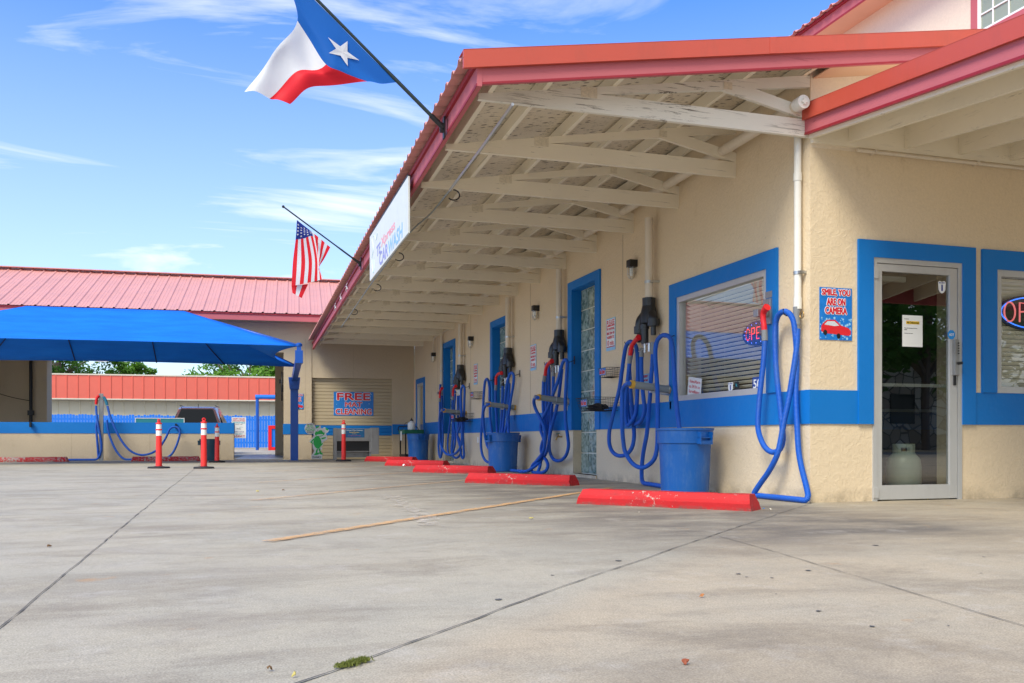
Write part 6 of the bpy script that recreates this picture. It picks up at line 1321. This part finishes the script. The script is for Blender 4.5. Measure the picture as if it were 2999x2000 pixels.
def pole(parent, base, end, r=0.013, knob=True, L_=None):
    mb = MB(); d = end - base; n_ = 12; mb.tube([base + d * i / n_ for i in range(n_ + 1)], [r * (1.25 if i < 4 else 1.0) for i in range(n_ + 1)], 12); mb.build('pole', mat('black_pole', (0.015, 0.03, 0.03), 0.35), parent)
    if knob:
        mb = MB(); bmesh.ops.create_uvsphere(mb.bm, u_segments=14, v_segments=10, radius=r * 1.9); bmesh.ops.translate(mb.bm, verts=mb.bm.verts, vec=end); mb.build('finial', BLACKPL, parent)
    mb = MB(); mb.box((base.x + 0.0, base.y - 0.03, base.z - 0.09), (base.x + 0.015, base.y + 0.03, base.z + 0.09)); mb.tube([base, base + d.normalized() * 0.14], r * 1.7, 12); mb.box((base.x - 0.03, base.y - 0.012, base.z - 0.04), (base.x, base.y + 0.012, base.z + 0.04)); mb.build('bracket', DKMETAL, parent)
pb = onX(1298, 375, -3.10); pe = onY(920, -10, YT); pb.y = YT; dd = (pe - pb); pole(tx, pb, pb + dd * 1.55)
YU = 6.75; usf = thing('striped_flag', 'small flag with red and white stripes and starry blue corner on a slanted pole', 'flag')
ctrl = [[(968, 724), (940, 700), (912, 677), (890, 660), (870, 644)], [(950, 758), (936, 738), (917, 694), (891, 698), (866, 702)], [(934, 784), (934, 776), (930, 757), (897, 765), (858, 769)], [(938, 798), (945, 815), (930, 822), (892, 831), (854, 838)]]
Su = flag_surface(ctrl, [0, 0.4, 0.7, 1.0], [0, 0.25, 0.46, 0.75, 1.0], YU, 9, 0.02)
for i in range(13):
    v0, v1 = i / 13, (i + 1) / 13; m = FRED if i % 2 == 0 else FWHITE
    u0 = 0.4 if (v0 + v1) / 2 > 6 / 13 else 0.0; patch(Su, u0, 1, v0, v1, 'stripe', m, usf, 16, 2)
patch(Su, 0, 0.4, 6 / 13, 1, 'canton', FNAVY, usf, 8, 8)
for i in range(5):
    for j in range(4): star(Su, 0.05 + 0.30 * (j + 0.5) / 4 + (0.04 if i % 2 else 0), 6 / 13 + (7 / 13) * (i + 0.5) / 5, 0.026, 0.036, 20, FWHITE, usf, 0.006)
pb = onX(1040, 795, -3.02); pb.y = YU; pe = onY(830, 605, YU); pole(usf, pb, pe, 0.011)
# tail of the folded flag
mb = MB(); P = [onY(x, y, YU + 0.03) for x, y in [(853, 839), (895, 838), (902, 836), (884, 873), (857, 858)]]
St2 = flag_surface([[(854, 836), (903, 832)], [(857, 858), (884, 873)]], [0, 1], [0, 1], YU + 0.025, 3, 0.004)
for i, (a_, b_) in enumerate(((0, 0.33), (0.33, 0.66), (0.66, 1))): patch(St2, 0, 1, a_, b_, 'stripe', FRED if i % 2 == 0 else FWHITE, usf, 4, 3)

bn = thing('fascia_banner', 'long white car wash banner board with faded lettering on the canopy edge', 'banner')
yA, yB = 2.37, 5.15; zc_ = 2.95; bM = frame_wall1((yA + yB) / 2, zc_, -3.085) @ Matrix.Rotation(R(0.55), 4, 'Z'); bn.matrix_world = bM
B((-1.39, -0.30, 0), (1.39, 0.285, 0.02), 'board', mat('weathered_white_banner', (0.66, 0.70, 0.69), 0.6, var=0.05, dirt=0.15, dcol=(0.4, 0.42, 0.4)), bn, 0.002); B((-1.39, 0.286, -0.004), (1.39, 0.30, 0.024), 'edge_strip', DKMETAL, bn)
text('TE', -0.62, -0.045, 0.32, 0.125, FADEVIO, bn, z=0.0205, bold=0.03); text('Xpress', 0.10, -0.03, 0.98, 0.135, FADEPINK, bn, z=0.0205, bold=0.03)
text('CAR', -0.22, -0.19, 0.64, 0.155, FADEVIO, bn, z=0.0205, bold=0.04); text('WASH', 0.60, -0.19, 0.92, 0.155, FADEBLUE, bn, z=0.0205, bold=0.04)
mb = MB(); mb.tube(spline([(-1.15, 0.20, 0.021), (-1.05, 0.05, 0.021), (-1.18, -0.05, 0.021), (-1.10, -0.22, 0.021), (-1.0, -0.24, 0.021), (-0.98, -0.1, 0.021)], 0.03), 0.006, 6); mb.tube(spline([(-1.05, 0.22, 0.021), (-0.95, 0.2, 0.021), (-0.8, 0.12, 0.021), (-0.7, 0.18, 0.021)], 0.03), 0.006, 6); mb.build('logo_print', FADECY, bn)
# three ribbons on the eave board
for i, (x, y) in enumerate(((1012, 826), (992, 860), (974, 888))):
    p_ = onX(x, y, -3.0); t = thing('white_ribbon', ['nearest white ribbon tied on the canopy edge beyond the striped flag', 'middle white ribbon tied on the canopy edge beyond the striped flag', 'farthest white ribbon tied on the canopy edge beyond the striped flag'][i], 'ribbon', group='white ribbons on the canopy edge')
    e_ = eave_pt(p_.y, 0.08); mb = MB()
    for a_ in (0.5, 2.2, 3.6, 5.4): mb.tube(spline([(e_.x - 0.03, e_.y, e_.z), (e_.x - 0.06, e_.y + 0.05 * math.cos(a_), e_.z + 0.04 * math.sin(a_)), (e_.x - 0.04, e_.y + 0.11 * math.cos(a_), e_.z + 0.09 * math.sin(a_))], 0.02), [0.008] * 40 if False else 0.007, 6)
    mb.build('bow', FWHITE, t)
# conduit rod and cable slung under the trusses with hooks
rod = thing('hanging_rod', 'thin rod and sagging cable slung under the trusses near the canopy edge', 'rod'); mb = MB()
P = [onX(x, y, -2.76) for x, y in ((1502, 305), (1412, 432), (1318, 557))]; mb.tube(P, 0.013, 8); mb.build('rod', STEEL, rod)
mb = MB(); Q = [onX(x, y, -2.76 - 0.01 * i) for i, (x, y) in enumerate(((1318, 557), (1262, 625), (1200, 682), (1130, 775), (1085, 835), (1040, 900), (1000, 958)))]; mb.tube(spline(Q, 0.2), 0.009, 6); mb.build('cable', GREYPVC, rod)
for x, y in ((1322, 555), (1164, 740), (1100, 832), (1034, 905)):
    p_ = onX(x, y, -2.80); mb = MB(); mb.tube([p_ + V((0.02 + 0.07 * math.sin(a_) * 0.9, 0, 0.0 - 0.05 + 0.05 * math.cos(a_))) for a_ in [i * 0.33 for i in range(13)]], 0.007, 6); mb.build('hook', DKMETAL, rod)

# ================================================================== LITTER AND MOSS
def onZ(x, y): 
    r = _ray(x, y); t = -CP.z / r[2]; return V((CP.x + t * r[0], CP.y + t * r[1], 0))
ms = MB(); rd = random.Random(4); a, b = onZ(1000, 1958), onZ(1070, 1937)
for i in range(900):
    t_ = rd.random(); p_ = a.lerp(b, t_) + V((rd.gauss(0, 0.008), rd.gauss(0, 0.008), 0.005)); h_ = rd.uniform(0.003, 0.010); q_ = V((rd.gauss(0, 1), rd.gauss(0, 1), 0)).normalized() * 0.003; ms.poly([p_ - q_, p_ + q_, p_ + V((rd.gauss(0, .003), rd.gauss(0, .003), h_))])
tag(ms.build('moss', leaf_mat('moss_green', (0.13, 0.17, 0.03), (0.28, 0.30, 0.07))), 'green moss growing in the pavement joint', 'moss', kind='stuff')
def scrap(name, label, cat, px, s, m, seed, z=0.012, thick=0.006):
    c = onZ(*px); s *= 0.42; rd = random.Random(seed); n_ = 9; mb = MB(); top = []
    for i in range(n_): a_ = 2 * math.pi * i / n_; r_ = s * rd.uniform(0.5, 1.1) * (1 + 0.6 * abs(math.cos(a_))); top.append((c.x + r_ * math.cos(a_ + seed), c.y + r_ * math.sin(a_ + seed), 0.004 + rd.uniform(0.0, z)))
    cv = mb.bm.verts.new((c.x, c.y, 0.004 + z)); vs_ = [mb.bm.verts.new(p_) for p_ in top]
    for i in range(n_): mb.bm.faces.new((cv, vs_[i], vs_[(i + 1) % n_]))
    ret = bmesh.ops.extrude_face_region(mb.bm, geom=mb.bm.faces[:]); bmesh.ops.translate(mb.bm, verts=[v for v in ret['geom'] if isinstance(v, bmesh.types.BMVert)], vec=(0, 0, -0.003))
    return tag(mb.build(name, m), label, cat)
TAR = mat('tar_spot', (0.10, 0.10, 0.10), 0.85, var=0.3, vs=30)
for i, (x, y, s_) in enumerate(((1811, 1643, 20), (2368, 1672, 20), (2398, 1791, 19), (2555, 1836, 18), (2882, 1632, 11), (2163, 1682, 16), (2187, 1691, 10), (2498, 1602, 6), (2565, 1598, 22), (2807, 1532, 8), (2874, 1680, 9), (2778, 1834, 10), (2261, 1693, 12), (2696, 1577, 6), (2273, 1741, 8), (1618, 1686, 12), (988, 1655, 5), (1460, 1757, 24))):
    c = onZ(x, y); w_ = (onZ(x + s_ / 2, y) - c).length; rd = random.Random(i); mb = MB()
    mb.poly([c + V((w_ * math.cos(k_ * 0.524) * rd.uniform(0.6, 1.15), w_ * math.sin(k_ * 0.524) * rd.uniform(0.6, 1.15), 0.003)) for k_ in range(12)]); tag(mb.build('tar_spot', TAR), kind='structure')
LB = mat('dead_leaf', (0.16, 0.09, 0.04), 0.8); LY = mat('yellow_leaf', (0.50, 0.42, 0.12), 0.7); PEB = mat('pale_pebble', (0.55, 0.50, 0.42), 0.8)
scrap('fallen_leaf', 'yellow green leaf on the concrete beyond the left yellow line', 'leaf', (755, 1440), 0.035, LY, 1); scrap('fallen_leaf', 'dark curled leaf on the concrete right of the yellow leaf', 'leaf', (830, 1437), 0.03, LB, 2)
scrap('fallen_leaf', 'dark brown scrap on the concrete at the far left', 'leaf', (143, 1603), 0.02, LB, 3); scrap('fallen_leaf', 'reddish brown leaf at the bottom right of the joint corner', 'leaf', (2007, 1947), 0.018, mat('rust_leaf', (0.30, 0.08, 0.04), 0.8), 4)
scrap('fallen_leaf', 'orange brown leaf in the middle of the warm slab', 'leaf', (2056, 1751), 0.014, mat('orange_leaf', (0.45, 0.18, 0.06), 0.8), 5); scrap('fallen_leaf', 'pale yellow leaf above the long yellow line', 'leaf', (1555, 1521), 0.03, LY, 6)
scrap('paper_scrap', 'yellow paper scrap on the ground before the office door', 'litter', (2717, 1463), 0.035, mat('yellow_paper', (0.75, 0.6, 0.1), 0.7), 7); scrap('tape_scrap', 'bit of blue tape beside the end of the nearest red stop', 'litter', (2237, 1490), 0.018, mat('blue_tape', (0.02, 0.25, 0.7), 0.5), 8, 0.003)
scrap('pebble', 'pale stone beside the blue tape near the corner', 'stone', (2256, 1495), 0.018, PEB, 9, 0.016); scrap('crumpled_paper', 'white crumpled wrapper against the fourth red wheel stop', 'litter', (1183, 1366), 0.07, WHITE, 10, 0.05)
scrap('pebble', 'small pale stone before the nearest red stop', 'stone', (1872, 1503), 0.012, PEB, 11, 0.01); scrap('fallen_leaf', 'rust coloured leaf left of the moss at the bottom', 'leaf', (790, 1967), 0.012, LB, 12); scrap('fallen_leaf', 'small yellow leaf just below the moss', 'leaf', (862 + 0, 1985), 0.010, LY, 13)
scrap('fallen_leaf', 'brown leaf beside the foot of the wall right of the door', 'leaf', (2862, 1457), 0.025, LB, 14)
